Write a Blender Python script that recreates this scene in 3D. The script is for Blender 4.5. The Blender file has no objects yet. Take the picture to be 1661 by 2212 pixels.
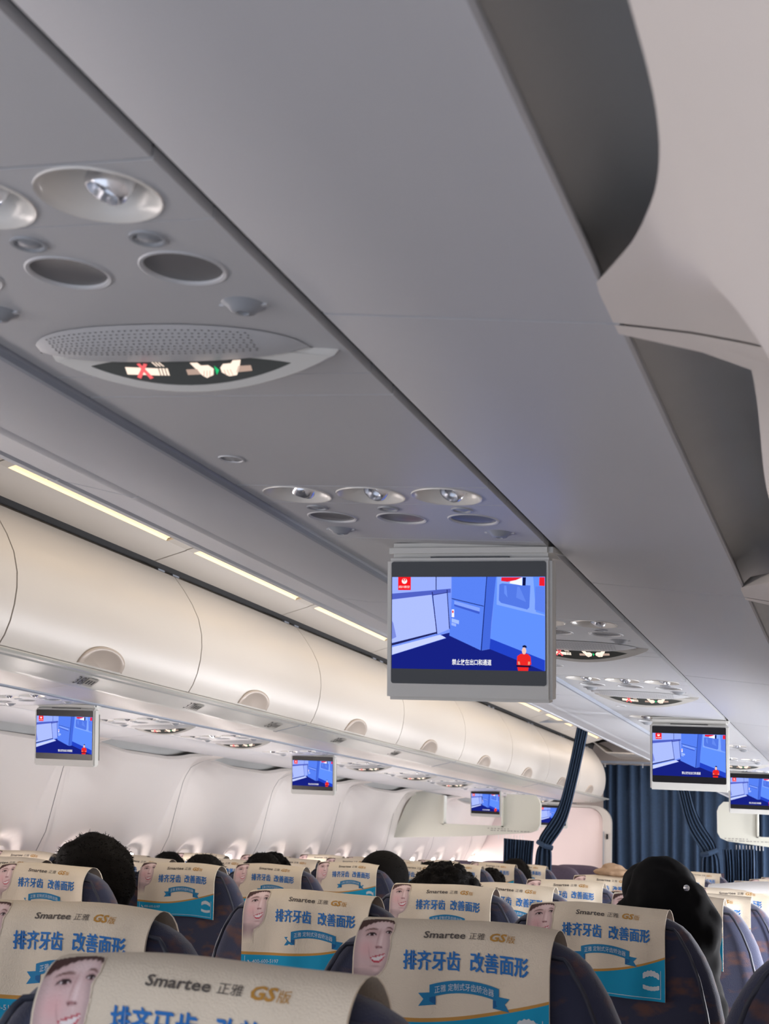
import bpy, bmesh, math, random
from mathutils import Vector, Matrix, noise
random.seed(7)
R = math.radians
ZO = 1.25            # eye height above the floor; z values below are given relative to the eye
XC = -1.46           # centre line of the cabin
SC = bpy.context.scene
COL = SC.collection

# ------------------------------------------------------------------ camera, light, exposure
cam_d = bpy.data.cameras.new('camera'); cam = bpy.data.objects.new('camera', cam_d); COL.objects.link(cam)
cx = Vector((0.950, 0.309, 0.046)); cd = Vector((-0.026, 0.223, -0.975)); cf = Vector((-0.311, 0.925, 0.220))
cf.normalize(); cx = (cx - cf*cx.dot(cf)).normalized(); cup = cx.cross(cf)
cam.matrix_world = Matrix(((cx.x, cup.x, -cf.x, 0), (cx.y, cup.y, -cf.y, 0), (cx.z, cup.z, -cf.z, ZO), (0, 0, 0, 1)))
cam_d.sensor_fit = 'HORIZONTAL'; cam_d.sensor_width = 36; cam_d.lens = 36*3157/1661
cam_d.clip_start = .02; cam_d.clip_end = 60
cam_d.dof.use_dof = True; cam_d.dof.focus_distance = 2.6; cam_d.dof.aperture_fstop = 24
SC.camera = cam
w = bpy.data.worlds.new('world'); SC.world = w; w.use_nodes = True
w.node_tree.nodes['Background'].inputs[0].default_value = (.80, .86, 1.0, 1)
w.node_tree.nodes['Background'].inputs[1].default_value = .72
SC.view_settings.view_transform = 'Standard'; SC.view_settings.look = 'None'
SC.view_settings.exposure = 1.05; SC.view_settings.gamma = 1.0; SC.view_settings.use_curve_mapping = False
PANE_NEAR = 42.0; PANE_FAR = 19.0; COVE = 2.5

def area(name, loc, rot, size, size_y, power, col):
    l = bpy.data.lights.new(name, 'AREA'); l.shape = 'RECTANGLE'; l.size = size; l.size_y = size_y
    l.energy = power; l.color = col
    o = bpy.data.objects.new(name, l); COL.objects.link(o); o.location = loc; o.rotation_euler = rot
    return o
# the aisle ceiling wash: the cove lamps along both edges of the aisle ceiling
area('aisle_cove_lamp', (XC, 5.6, ZO+.90), (0, 0, 0), .5, 7.6, 7, (1, .90, .78))
area('front_cove_lamp', (XC, 10.9, ZO+.90), (0, 0, 0), .5, 1.6, 4, (1, .86, .76))

# ------------------------------------------------------------------ materials
def mat(name, col, rough=.5, noise_amt=0, scale=20, spec=.5, metal=0, emit=None, es=0, bump=0, bscale=200, sheen=0, trans=0):
    m = bpy.data.materials.new(name); m.use_nodes = True; nt = m.node_tree; b = nt.nodes['Principled BSDF']
    c = (*col, 1)
    b.inputs['Base Color'].default_value = c; b.inputs['Roughness'].default_value = rough
    b.inputs['Metallic'].default_value = metal; b.inputs['Specular IOR Level'].default_value = spec
    if sheen: b.inputs['Sheen Weight'].default_value = sheen
    if trans: b.inputs['Transmission Weight'].default_value = trans
    tc = nt.nodes.new('ShaderNodeTexCoord')
    if noise_amt:
        n = nt.nodes.new('ShaderNodeTexNoise'); n.inputs['Scale'].default_value = scale; n.inputs['Detail'].default_value = 5
        mx = nt.nodes.new('ShaderNodeMix'); mx.data_type = 'RGBA'
        mx.inputs[6].default_value = c; mx.inputs[7].default_value = (*[max(0, x*(1-noise_amt)) for x in col], 1)
        nt.links.new(tc.outputs['Object'], n.inputs['Vector']); nt.links.new(n.outputs['Fac'], mx.inputs[0]); nt.links.new(mx.outputs[2], b.inputs['Base Color'])
    if bump:
        n2 = nt.nodes.new('ShaderNodeTexNoise'); n2.inputs['Scale'].default_value = bscale; n2.inputs['Detail'].default_value = 3
        bp = nt.nodes.new('ShaderNodeBump'); bp.inputs['Strength'].default_value = bump; bp.inputs['Distance'].default_value = .002
        nt.links.new(tc.outputs['Object'], n2.inputs['Vector']); nt.links.new(n2.outputs['Fac'], bp.inputs['Height']); nt.links.new(bp.outputs['Normal'], b.inputs['Normal'])
    if emit:
        b.inputs['Emission Color'].default_value = (*emit, 1); b.inputs['Emission Strength'].default_value = es
    return m

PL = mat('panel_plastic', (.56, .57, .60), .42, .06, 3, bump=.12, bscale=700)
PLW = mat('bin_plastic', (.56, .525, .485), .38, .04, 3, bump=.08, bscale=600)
SIDE = mat('sidewall_plastic', (.80, .745, .70), .45, .04, 2, bump=.1, bscale=500)
SVC = mat('service_plastic', (.57, .58, .60), .40, .05, 4, bump=.1, bscale=700)
GAP = mat('gap_black', (.02, .02, .022), .8)
TRIMB = mat('bluegrey_trim', (.30, .33, .39), .35)
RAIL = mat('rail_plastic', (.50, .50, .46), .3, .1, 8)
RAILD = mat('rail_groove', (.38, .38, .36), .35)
COVEM = mat('cove_grey', (.55, .55, .54), .45, .25, 6)
DIFF = mat('light_diffuser', (.55, .48, .34), .5, emit=(1, .68, .34), es=COVE*.22)
HANDLE = mat('latch_plastic', (.42, .36, .31), .35, .05, 8)
HANDLEI = mat('latch_inset', (.46, .40, .36), .35, .05, 8)
SILV = mat('nozzle_silver', (.72, .74, .78), .18, metal=.85)
BOWL = mat('bowl_plastic', (.76, .74, .70), .25)
DISC = mat('lens_grey', (.20, .20, .205), .25, .2, 30)
BTN = mat('button_grey', (.32, .34, .37), .3)
SIGNB = mat('sign_dark', (.085, .09, .085), .35)
RIM = mat('sign_rim', (.60, .59, .56), .4)
MONB = mat('monitor_plastic', (.60, .60, .57), .4, .05, 10)
BLK = mat('screen_black', (.008, .008, .01), .25)
NAVY = mat('curtain_navy', (.034, .070, .138), .9, .45, 60, bump=.5, bscale=300, sheen=0)
DIV = mat('divider_plastic', (.66, .66, .58), .45, .04, 4)
HAIR = mat('black_hair', (.005, .004, .0035), .85, .4, 120, spec=.15, bump=.8, bscale=260)
SKIN = mat('skin', (.55, .36, .27), .5, .08, 30)
JKT = mat('black_cloth', (.004, .004, .005), .95, spec=.2, noise_amt=.4, scale=40) if True else mat('x', (.008, .008, .010), .8, .4, 40, bump=.6, bscale=120)
SHIRT = mat('dark_shirt', (.05, .055, .07), .85, .2, 40)
TAN = mat('tan_felt', (.48, .32, .20), .85, .2, 60, bump=.4, bscale=200)
WHT = mat('white_cloth', (.78, .77, .76), .8, .04, 30, bump=.3, bscale=200)
FLOOR = mat('cabin_carpet', (.04, .045, .06), .95, .4, 90)
PIPE = mat('grey_piping', (.022, .026, .045), .6)
ARM = mat('armrest_plastic', (.06, .065, .075), .5)
PURP = mat('mauve_fabric', (.10, .075, .115), .9, .3, 60)
INK = mat('label_ink', (.04, .04, .04), .6)
INKG = mat('label_grey', (.36, .35, .32), .6)
REDINK = mat('red_ink', (.55, .12, .10), .6)
GREEN = mat('exit_green', (.02, .25, .08), .4, emit=(.05, .8, .25), es=.8)
HOLE = mat('grille_hole', (.14, .14, .15), .7)
def em(name, col, s):
    m = bpy.data.materials.new(name); m.use_nodes = True; nt = m.node_tree; nt.nodes.remove(nt.nodes['Principled BSDF'])
    e = nt.nodes.new('ShaderNodeEmission'); e.inputs[0].default_value = (*col, 1); e.inputs[1].default_value = s
    nt.links.new(e.outputs[0], nt.nodes['Material Output'].inputs[0]); return m
SHUT = mat('closed_shade', (.62, .62, .60), .6)
PANES = {1: em('daylit_shade_near', (.96, .96, 1), PANE_NEAR), -1: em('daylit_shade_far', (1, .89, .85), PANE_FAR)}
ICW = em('icon_cream', (1, .80, .66), .62); ICD = em('icon_dim', (.62, .44, .36), .40)
ICR = em('icon_red', (1, .16, .17), .5); ICG = em('icon_green', (.03, .75, .25), .4)
# screen: emission from a colour attribute that holds the picture on the screen
SCR = bpy.data.materials.new('screen_picture'); SCR.use_nodes = True; nt = SCR.node_tree; nt.nodes.remove(nt.nodes['Principled BSDF'])
a = nt.nodes.new('ShaderNodeAttribute'); a.attribute_name = 'Col'; e = nt.nodes.new('ShaderNodeEmission'); e.inputs[1].default_value = .54
nt.links.new(a.outputs['Color'], e.inputs[0]); nt.links.new(e.outputs[0], nt.nodes['Material Output'].inputs[0])
# print: cloth coloured from a colour attribute (printed advert)
PRT = mat('printed_cloth', (1, 1, 1), .85, bump=.35, bscale=500); nt = PRT.node_tree
a = nt.nodes.new('ShaderNodeAttribute'); a.attribute_name = 'Col'; nt.links.new(a.outputs['Color'], nt.nodes['Principled BSDF'].inputs['Base Color'])
# seat fabric: navy weave with rust dashes
SEAT = mat('navy_seat_fabric', (.022, .026, .046), .9, bump=.4, bscale=500, sheen=.25); nt = SEAT.node_tree
b = nt.nodes['Principled BSDF']; tc = nt.nodes.new('ShaderNodeTexCoord')
mp = nt.nodes.new('ShaderNodeMapping'); mp.inputs['Scale'].default_value = (13, 13, 24)
n = nt.nodes.new('ShaderNodeTexNoise'); n.inputs['Scale'].default_value = 1.6; n.inputs['Detail'].default_value = 3
cr = nt.nodes.new('ShaderNodeValToRGB'); cr.color_ramp.elements[0].position = .50; cr.color_ramp.elements[0].color = (.030, .035, .072, 1)
cr.color_ramp.elements[1].position = .68; cr.color_ramp.elements[1].color = (.115, .055, .048, 1)
nt.links.new(tc.outputs['Object'], mp.inputs[0]); nt.links.new(mp.outputs[0], n.inputs['Vector']); nt.links.new(n.outputs['Fac'], cr.inputs[0]); nt.links.new(cr.outputs[0], b.inputs['Base Color'])

# ------------------------------------------------------------------ helpers
class MB:
    def __init__(s): s.v = []; s.f = []; s.m = []; s.mats = []; s.cols = None
    def mi(s, m):
        if m not in s.mats: s.mats.append(m)
        return s.mats.index(m)
    def add(s, vs, fs, m):
        k = len(s.v); s.v += [tuple(x) for x in vs]; i = s.mi(m)
        for f in fs: s.f.append(tuple(k+j for j in f)); s.m.append(i)
    def grid(s, fn, nu, nv, m, closed_u=False):
        vs = [fn(i, j) for j in range(nv) for i in range(nu)]; fs = []
        for j in range(nv-1):
            for i in range(nu if closed_u else nu-1):
                i2 = (i+1) % nu; fs.append((j*nu+i, j*nu+i2, (j+1)*nu+i2, (j+1)*nu+i))
        s.add(vs, fs, m)
    def box(s, lo, hi, m, bev=0):
        x0, y0, z0 = lo; x1, y1, z1 = hi
        vs = [(x, y, z) for z in (z0, z1) for y in (y0, y1) for x in (x0, x1)]
        s.add(vs, [(0, 2, 3, 1), (4, 5, 7, 6), (0, 1, 5, 4), (2, 6, 7, 3), (0, 4, 6, 2), (1, 3, 7, 5)], m)
    def ext(s, prof, y0, y1, m, thick=.012, side=1, cap=True, ny=1):
        """sheet with thickness following an (x,z) profile, run along y"""
        n = len(prof); P = [Vector((p[0], p[1])) for p in prof]; O = []
        for i, p in enumerate(P):
            t = (P[min(i+1, n-1)]-P[max(i-1, 0)]).normalized(); O.append(p+Vector((-t.y, t.x))*thick*side)
        vs = []
        for y in (y0, y1):
            vs += [(p.x, y, p.y) for p in P]; vs += [(p.x, y, p.y) for p in O]
        fs = []
        for i in range(n-1):
            fs.append((i, i+1, 2*n+i+1, 2*n+i)); fs.append((n+i, 3*n+i, 3*n+i+1, n+i+1))
            fs.append((i, n+i, n+i+1, i+1)); fs.append((2*n+i, 2*n+i+1, 3*n+i+1, 3*n+i))
        fs.append((0, 2*n, 3*n, n)); fs.append((n-1, 2*n-1, 4*n-1, 3*n-1))
        s.add(vs, fs, m)
    def tube(s, pts, r, m, k=8):
        P = [Vector(p) for p in pts]; n = len(P); rings = []
        for i, p in enumerate(P):
            t = (P[min(i+1, n-1)]-P[max(i-1, 0)]).normalized()
            u = t.cross(Vector((0, 0, 1))); u = u if u.length > .05 else t.cross(Vector((0, 1, 0))); u.normalize(); v = t.cross(u)
            rr = r[i] if isinstance(r, (list, tuple)) else r
            rings += [p+(u*math.cos(a*2*math.pi/k)+v*math.sin(a*2*math.pi/k))*rr for a in range(k)]
        fs = [(i*k+j, i*k+(j+1) % k, (i+1)*k+(j+1) % k, (i+1)*k+j) for i in range(n-1) for j in range(k)]
        fs.append(tuple(range(k))[::-1]); fs.append(tuple((n-1)*k+j for j in range(k)))
        s.add(rings, fs, m)
    def lathe(s, prof, c, m, k=28, cap=True):
        vs = []
        for r, h in prof:
            for j in range(k):
                a = 2*math.pi*j/k; vs.append((c[0]+r*math.cos(a), c[1]+r*math.sin(a), c[2]+h))
        fs = [(i*k+j, i*k+(j+1) % k, (i+1)*k+(j+1) % k, (i+1)*k+j) for i in range(len(prof)-1) for j in range(k)]
        if cap and prof[-1][0] > 1e-6: fs.append(tuple((len(prof)-1)*k+j for j in range(k)))
        s.add(vs, fs, m)
    def mesh(s, name, smooth=True, ang=35, recalc=True):
        me = bpy.data.meshes.new(name); me.from_pydata(s.v, [], s.f)
        for m in s.mats: me.materials.append(m)
        me.polygons.foreach_set('material_index', s.m)
        if recalc:
            bm = bmesh.new(); bm.from_mesh(me); bmesh.ops.recalc_face_normals(bm, faces=bm.faces); bm.to_mesh(me); bm.free()
        if smooth:
            me.shade_smooth(); me.set_sharp_from_angle(angle=R(ang))
        me.update(); return me

def tag(o, label=None, cat=None, group=None, kind=None):
    if label: o['label'] = label
    if cat: o['category'] = cat
    if group: o['group'] = group
    if kind: o['kind'] = kind
    return o
def link(name, data, parent=None, loc=(0, 0, 0)):
    o = bpy.data.objects.new(name, data); COL.objects.link(o); o.location = loc
    if parent: o.parent = parent
    return o
def put(name, mb, parent=None, loc=(0, 0, 0), smooth=True, ang=35):
    """top-level: eye-relative loc; child: local loc"""
    me = mb if isinstance(mb, bpy.types.Mesh) else mb.mesh(name, smooth, ang)
    return link(name, me, parent, loc if parent else (loc[0], loc[1], loc[2]+ZO))
def root(name, loc=(0, 0, 0), **k):
    o = link(name, None, None, (loc[0], loc[1], loc[2]+ZO)); o.empty_display_size = .05; tag(o, **k); return o
def copy_tree(o, parent=None):
    c = o.copy(); COL.objects.link(c)
    if parent: c.parent = parent
    for ch in list(o.children): copy_tree(ch, c)
    return c
def bevel(me, wd, seg=2, ang=40):
    bm = bmesh.new(); bm.from_mesh(me); bmesh.ops.recalc_face_normals(bm, faces=bm.faces)
    ed = [e for e in bm.edges if len(e.link_faces) == 2 and e.calc_face_angle(0) > R(ang)]
    bmesh.ops.bevel(bm, geom=ed, offset=wd, segments=seg, affect='EDGES', clamp_overlap=True); bm.to_mesh(me); bm.free()
    me.shade_smooth(); me.set_sharp_from_angle(angle=R(50)); return me

def curve_mesh(cu, name):
    o = bpy.data.objects.new(name, cu); COL.objects.link(o)
    dg = bpy.context.evaluated_depsgraph_get(); me = bpy.data.meshes.new_from_object(o.evaluated_get(dg))
    bpy.data.objects.remove(o); bpy.data.curves.remove(cu); me.name = name; return me
def plate(outer, holes, th, m, name='panel', bev=0):
    """flat plate in local xy with holes, lower face at z=0, thickness upward"""
    cu = bpy.data.curves.new(name, 'CURVE'); cu.dimensions = '2D'; cu.fill_mode = 'BOTH'; cu.extrude = th/2
    if bev: cu.bevel_depth = bev; cu.bevel_resolution = 1
    for lp in [outer]+holes:
        sp = cu.splines.new('POLY'); sp.points.add(len(lp)-1)
        for p, q in zip(sp.points, lp): p.co = (q[0], q[1], 0, 1)
        sp.use_cyclic_u = True
    me = curve_mesh(cu, name); me.transform(Matrix.Translation((0, 0, th/2)))
    me.materials.clear(); me.materials.append(m)
    me.shade_smooth(); me.set_sharp_from_angle(angle=R(30)); return me
def circ(cx_, cy_, r, k=32, ry=None): return [(cx_+r*math.cos(2*math.pi*i/k), cy_+(ry or r)*math.sin(2*math.pi*i/k)) for i in range(k)]
def rrect(x0, y0, x1, y1, r=.003, k=3):
    pts = []
    for (cx0, cy0, a0) in ((x1-r, y0+r, -90), (x1-r, y1-r, 0), (x0+r, y1-r, 90), (x0+r, y0+r, 180)):
        for i in range(k+1): a = R(a0+90*i/k); pts.append((cx0+r*math.cos(a), cy0+r*math.sin(a)))
    return pts
def text2d(body, h, res=2, shear=0, bold=0):
    """returns verts (x,y), faces, width with cap height about h; origin lower left"""
    cu = bpy.data.curves.new('t', 'FONT'); cu.body = body; cu.resolution_u = res; cu.shear = shear; cu.offset = bold
    me = curve_mesh(cu, 't'); xs = [v.co.x for v in me.vertices]; ys = [v.co.y for v in me.vertices]
    x0, x1, y0, y1 = min(xs), max(xs), min(ys), max(ys); s = h/(y1-y0)
    vs = [((v.co.x-x0)*s, (v.co.y-y0)*s) for v in me.vertices]; fs = [tuple(p.vertices) for p in me.polygons]
    bpy.data.meshes.remove(me); return vs, fs, (x1-x0)*s
def text_box(body, x0, x1, h, **k):
    vs, fs, wd = text2d(body, h, **k); s = (x1-x0)/wd; return [(x0+v[0]*s, v[1]) for v in vs], fs

# ------------------------------------------------------------------ setting
Y0C, Y1C = -.7, 12.6
f = MB(); f.box((-3.18, Y0C, -ZO-.02), (.26, Y1C, -ZO), FLOOR); tag(put('floor', f), kind='structure')
f = MB(); f.box((-3.4, 12.55, -ZO), (.5, 12.6, 1.15), SIDE); tag(put('wall_front', f), kind='structure')
def mx(x, side): return x if side > 0 else 2*XC-x          # side>0: the camera's own side

# aisle ceiling
ceil = root('ceiling', (XC, 0, .9), kind='structure')
for k in range(13):
    y = -.7+1.05*k; m = MB()
    pr = [(-.36, -.04), (-.30, -.005), (-.15, .03), (0, .04), (.15, .03), (.30, -.005), (.36, -.04)]
    m.ext(pr, y+.003, y+1.047, PLW, .01, 1); put('ceiling_panel', m, ceil)
# outer skin of the fuselage above everything (black void seen through gaps)
m = MB()
pr = [(.34, -1.25), (.36, -.4), (.30, .0), (.06, .40), (-.20, .62), (-.60, .92), (-1.0, 1.1), (XC, 1.18)]
pr = pr+[(2*XC-x, z) for x, z in pr[::-1][1:]]
m.ext(pr, Y0C, Y1C, GAP, .02, 1); tag(put('wall_outer_skin', m), kind='structure')

# window side: sidewalls with scalloped tops, lens openings and window reveals
SEAM = {1: .905, -1: .81}
PROF = [(-.152, .338), (-.125, .331), (-.10, .323), (-.077, .303), (-.055, .272), (-.025, .215), (.01, .135), (.045, .045), (.092, -.05), (.145, -.155), (.20, -.29), (.235, -.45), (.24, -.65), (.20, -.95), (.13, -1.22)]
RIB = [(-.152, .338), (-.125, .333), (-.10, .328), (-.070, .320), (-.040, .311), (.0, .290), (.032, .235), (.055, .13), (.085, -.02), (.14, -.14), (.20, -.28), (.235, -.45), (.24, -.65), (.20, -.95), (.13, -1.22)]
def lerp(a, b, t): return a+(b-a)*t
def sstep(a, b, x): t = max(0, min(1, (x-a)/(b-a))); return t*t*(3-2*t)
def prof_at(P, t):
    t = max(0, min(len(P)-1.0001, t)); i = int(t); u = t-i; return (lerp(P[i][0], P[i+1][0], u), lerp(P[i][1], P[i+1][1], u))
def opening(q):    # q: 0..1 along module -> profile parameter where the sidewall starts
    if q < .025 or q > .935: return 0.0
    if q < .045: return 3.05*math.sqrt(max(0, (q-.025)/.02))
    if q < .625: return 3.05
    return 3.05*(1-((q-.625)/.31)**2.0) if q < .935 else 0
WIN_Z = (-.44, -.055); WIN_HW = .125
def winshape(dy, z):
    zc = (WIN_Z[0]+WIN_Z[1])/2; hh = (WIN_Z[1]-WIN_Z[0])/2
    return (abs(dy)/WIN_HW)**3.0+(abs(z-zc)/hh)**2.6
for side in (1, -1):
    wall = root('wall_right' if side > 0 else 'wall_left', (mx(.1, side), 0, 0), kind='structure')
    ox = mx(.1, side)
    k0 = -2 if side > 0 else 1
    ylist = [-.26+1.06*i-.0 if False else SEAM[side]+1.06*i for i in range(-2, 11)]
    for y0 in ylist:
        if y0 > 11.7: continue
        m = MB(); NU = 60; NV = 40
        def P(i, j):
            q = i/(NU-1); y = y0+.002+q*(1.06-.004)
            st = opening(q); t = st+(len(PROF)-1.001-st)*(j/(NV-1))**1.15
            a_ = prof_at(PROF, t); b_ = prof_at(RIB, t)
            wgt = sstep(.05, .32, q)*(1-sstep(.84, .95, q)); x = lerp(b_[0], a_[0], wgt); z = lerp(b_[1], a_[1], wgt)
            for wc in (.27, .77):                       # window reveal dished outward
                d = winshape((q-wc)*1.06, z)
                if d < 1.9: x += .035*(1-sstep(.8, 1.55, d))
            return (mx(x, side)-ox, y, z)
        m.grid(P, NU, NV, SIDE)
        # thickness lip along the free upper edge
        def L(i, j):
            p = P(i, 0); return (p[0]+(.006*j if side > 0 else -.006*j), p[1], p[2]+(.0, .008, .014)[j])
        m.grid(L, NU, 3, SIDE)
        put('sidewall_panel', m, wall, ang=60)
        # grey light cove behind the lens-shaped opening
        m = MB(); pc = [(-.160, .352), (-.158, .372), (-.13, .388), (-.09, .385), (-.055, .362), (-.035, .320)]
        m.ext([(mx(x, side)-ox, z) for x, z in pc], y0, y0+1.0605, COVEM, .005, side); put('light_cove', m, wall)
        for wc in (.27, .77):
            m = MB(); yc = y0+wc*1.06; zc = (WIN_Z[0]+WIN_Z[1])/2
            wx = lambda z: next((lerp(a_[0], b_[0], (a_[1]-z)/(a_[1]-b_[1])) for a_, b_ in zip(PROF, PROF[1:]) if b_[1] <= z <= a_[1]), .2)
            ring = [(0, yc+.085*math.copysign(abs(math.cos(a))**.66, math.cos(a)), zc+.15*math.copysign(abs(math.sin(a))**.75, math.sin(a))) for a in [2*math.pi*i/28 for i in range(28)]]
            ring = [(mx(wx(p[2])+.030, side)-ox, p[1], p[2]) for p in ring]
            m.add(ring, [tuple(range(28))], SHUT if side > 0 and yc < 3.0 else PANES[side]); put('window_pane', m, wall, smooth=False)
            m = MB(); n_ = 28; vs = []
            for rr, dx in ((1.0, .0), (1.14, -.004), (1.18, .006)):
                vs += [(mx(wx(zc+(p[2]-zc)*rr)+.030+dx, side)-ox, yc+(p[1]-yc)*rr, zc+(p[2]-zc)*rr) for p in ring]
            m.add(vs, [(a_*n_+i, a_*n_+(i+1) % n_, (a_+1)*n_+(i+1) % n_, (a_+1)*n_+i) for a_ in range(2) for i in range(n_)], SIDE)
            put('window_surround', m, wall)

# filler panels between service strip and sidewall
for side in (1, -1):
    fr = root('trim_1' if side > 0 else 'trim_2', (mx(-.25, side), 0, .35), kind='structure')
    ox = mx(-.25, side)
    for i in range(-2, 11):
        y0 = SEAM[side]+1.06*i
        if y0 > 11.5: continue
        m = MB(); pr = [(-.3575, .385), (-.3575, .361), (-.355, .3595), (-.26, .3495), (-.185, .3418), (-.160, .3392), (-.152, .338), (-.149, .3375), (-.147, .340), (-.149, .348)]
        m.ext([(mx(x, side)-ox, z-.35) for x, z in pr], y0+.002, y0+1.058, PL, .004, side); put('filler_panel', m, fr)

# ------------------------------------------------------------------ overhead bins
DOOR = [(-1.988, .422), (-1.975, .445), (-1.963, .48), (-1.956, .52), (-1.954, .56), (-1.958, .60), (-1.973, .65), (-1.998, .695), (-2.030, .740), (-2.066, .783)]
BINY = [-.13+1.058*i for i in range(12)]
ordn = ['nearest', 'second', 'third', 'fourth', 'fifth', 'sixth', 'seventh', 'eighth', 'ninth', 'tenth', 'eleventh', 'twelfth', 'thirteenth', 'fourteenth', 'fifteenth', 'sixteenth']
def bx_(x, side): return x if side < 0 else 2*XC-x
for side in (-1, 1):
    for i, y0 in enumerate(BINY):
        y1 = y0+1.058
        if side < 0 and (y0 < 1.0 or y0 > 11): continue
        if side > 0 and y0 > 11: continue
        if side < 0:
            j = i-2
            lab = f'cream overhead locker across the aisle, {ordn[j]} from the camera, with half-moon latch'
        else: lab = f'overhead locker above the near seats, {ordn[i]} from the camera'
        ox = bx_(-2.1, side)
        r_ = root('overhead_bin', (ox, y0, .42), label=lab, cat='overhead locker', group='lockers across the aisle' if side < 0 else 'lockers above the near seats')
        m = MB(); pr = [(bx_(x, side)-ox, z-.42) for x, z in DOOR]
        ny = 6; n_ = len(pr); W_ = y1-y0-.006
        def D(i2, j2):
            y = .003+W_*i2/(ny-1); x, z = pr[j2]; return (x, y, z)
        m.ext(pr, .003, .003+W_, PLW, .014, 1 if side < 0 else -1)
        me = m.mesh('door', True, 60); put('door', me, r_)
        m = MB()
        body = [(-1.998, .430), (-2.10, .402), (-2.26, .402), (-2.60, .425), (-2.72, .47), (-2.70, .60), (-2.50, .75), (-2.12, .80), (-2.085, .778)]
        m.ext([(bx_(x, side)-ox, z-.42) for x, z in body], .004, 1.054, PLW, .008, 1)
        for ye in (.006, 1.046):
            cap = [(bx_(x, side)-ox, z-.42) for x, z in body+[(-2.04, .738), (-1.985, .65), (-1.97, .56), (-1.975, .48)]]
            n2 = len(cap); m.add([(x, ye, z) for x, z in cap]+[(x, ye+.004, z) for x, z in cap], [tuple(range(n2)), tuple(range(n2, 2*n2))[::-1]]+[(q, (q+1) % n2, n2+(q+1) % n2, n2+q) for q in range(n2)], PLW)
        put('body', m, r_)
        # half-moon latch
        yc = .49 if side < 0 else .49
        m = MB(); vs = [];  K = 20
        def dp(h):   # point on door at height h above its lower edge
            acc = 0
            for q in range(len(DOOR)-1):
                a_, b_ = Vector(DOOR[q]), Vector(DOOR[q+1]); l = (b_-a_).length
                if acc+l >= h: p = a_.lerp(b_, (h-acc)/l); return p
                acc += l
            return Vector(DOOR[-1])
        for lay, (sc, off) in enumerate(((1.0, .000), (1.0, .004), (.97, .0065), (.80, .0065), (.78, .0045), (.02, .0045))):
            for q in range(K+1):
                a = math.pi*q/K; yy = yc+.122*sc*math.cos(a); h = .004+.060*sc*math.sin(a)**.8
                p = dp(h); vs.append((bx_(p.x+off, side)-ox, yy, p.y-.42))
        fs = [(l*(K+1)+q, l*(K+1)+q+1, (l+1)*(K+1)+q+1, (l+1)*(K+1)+q) for l in range(5) for q in range(K)]
        m.add(vs, fs, HANDLE); put('latch', m, r_, ang=85)
        # hinge blocks in the black gap on top
        for yy in (.03, .985): m = MB(); m.box((bx_(-2.10, side)-ox-.012, yy, .362), (bx_(-2.10, side)-ox+.012, yy+.045, .378), TRIMB); put('hinge', m, r_)
# black void behind the top of the lockers
for side in (-1, 1):
    m = MB(); m.ext([(bx_(-2.16, side), .77), (bx_(-2.13, side), .86), (bx_(-1.95, side), .90)], Y0C, 12.0, GAP, .004, 1)
    tag(put('trim_3' if side < 0 else 'trim_4', m), kind='structure')

# handrails under the lockers
RP = [(-1.984, .419), (-1.978, .414), (-1.983, .4085), (-1.996, .4065), (-2.001, .4095), (-2.007, .4095), (-2.011, .4045), (-2.050, .3955), (-2.088, .3862), (-2.099, .3822), (-2.110, .3835)]
for side in (-1, 1):
    ys = [.98, 1.90, 2.84, 3.0+.85, 4.95, 5.05, 6.85, 8.65, 10.45, 11.9] if False else [1.9, 5.10, 7.2, 9.3, 11.85]
    if side > 0: ys = [-.7, 1.5, 3.6, 5.7, 7.8, 9.9, 11.85]
    for i, (a, b_) in enumerate(zip(ys, ys[1:])):
        lab = (f'grey-green hand rail under the far lockers, {ordn[i]} length from the camera' if side < 0
               else f'hand rail along the near locker edge overhead, {ordn[i]} length from the camera')
        r_ = root('hand_rail', (bx_(-2.04, side), a, .4), label=lab, cat='hand rail', group='hand rail lengths')
        ox = bx_(-2.04, side); s2 = -1 if side < 0 else 1
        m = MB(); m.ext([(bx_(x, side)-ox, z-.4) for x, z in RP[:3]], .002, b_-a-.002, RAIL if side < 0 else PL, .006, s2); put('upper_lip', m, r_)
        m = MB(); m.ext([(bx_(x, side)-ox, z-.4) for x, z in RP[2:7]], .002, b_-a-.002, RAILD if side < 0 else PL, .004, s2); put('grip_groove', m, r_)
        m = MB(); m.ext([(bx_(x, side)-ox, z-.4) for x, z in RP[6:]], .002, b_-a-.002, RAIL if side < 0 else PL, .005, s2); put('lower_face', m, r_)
        m = MB(); m.ext([(bx_(x, side)-ox, z-.4013) for x, z in RP], -.0055, .0015, TRIMB, .003, s2)
        if side < 0: put('joint_clip', m, r_)
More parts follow.
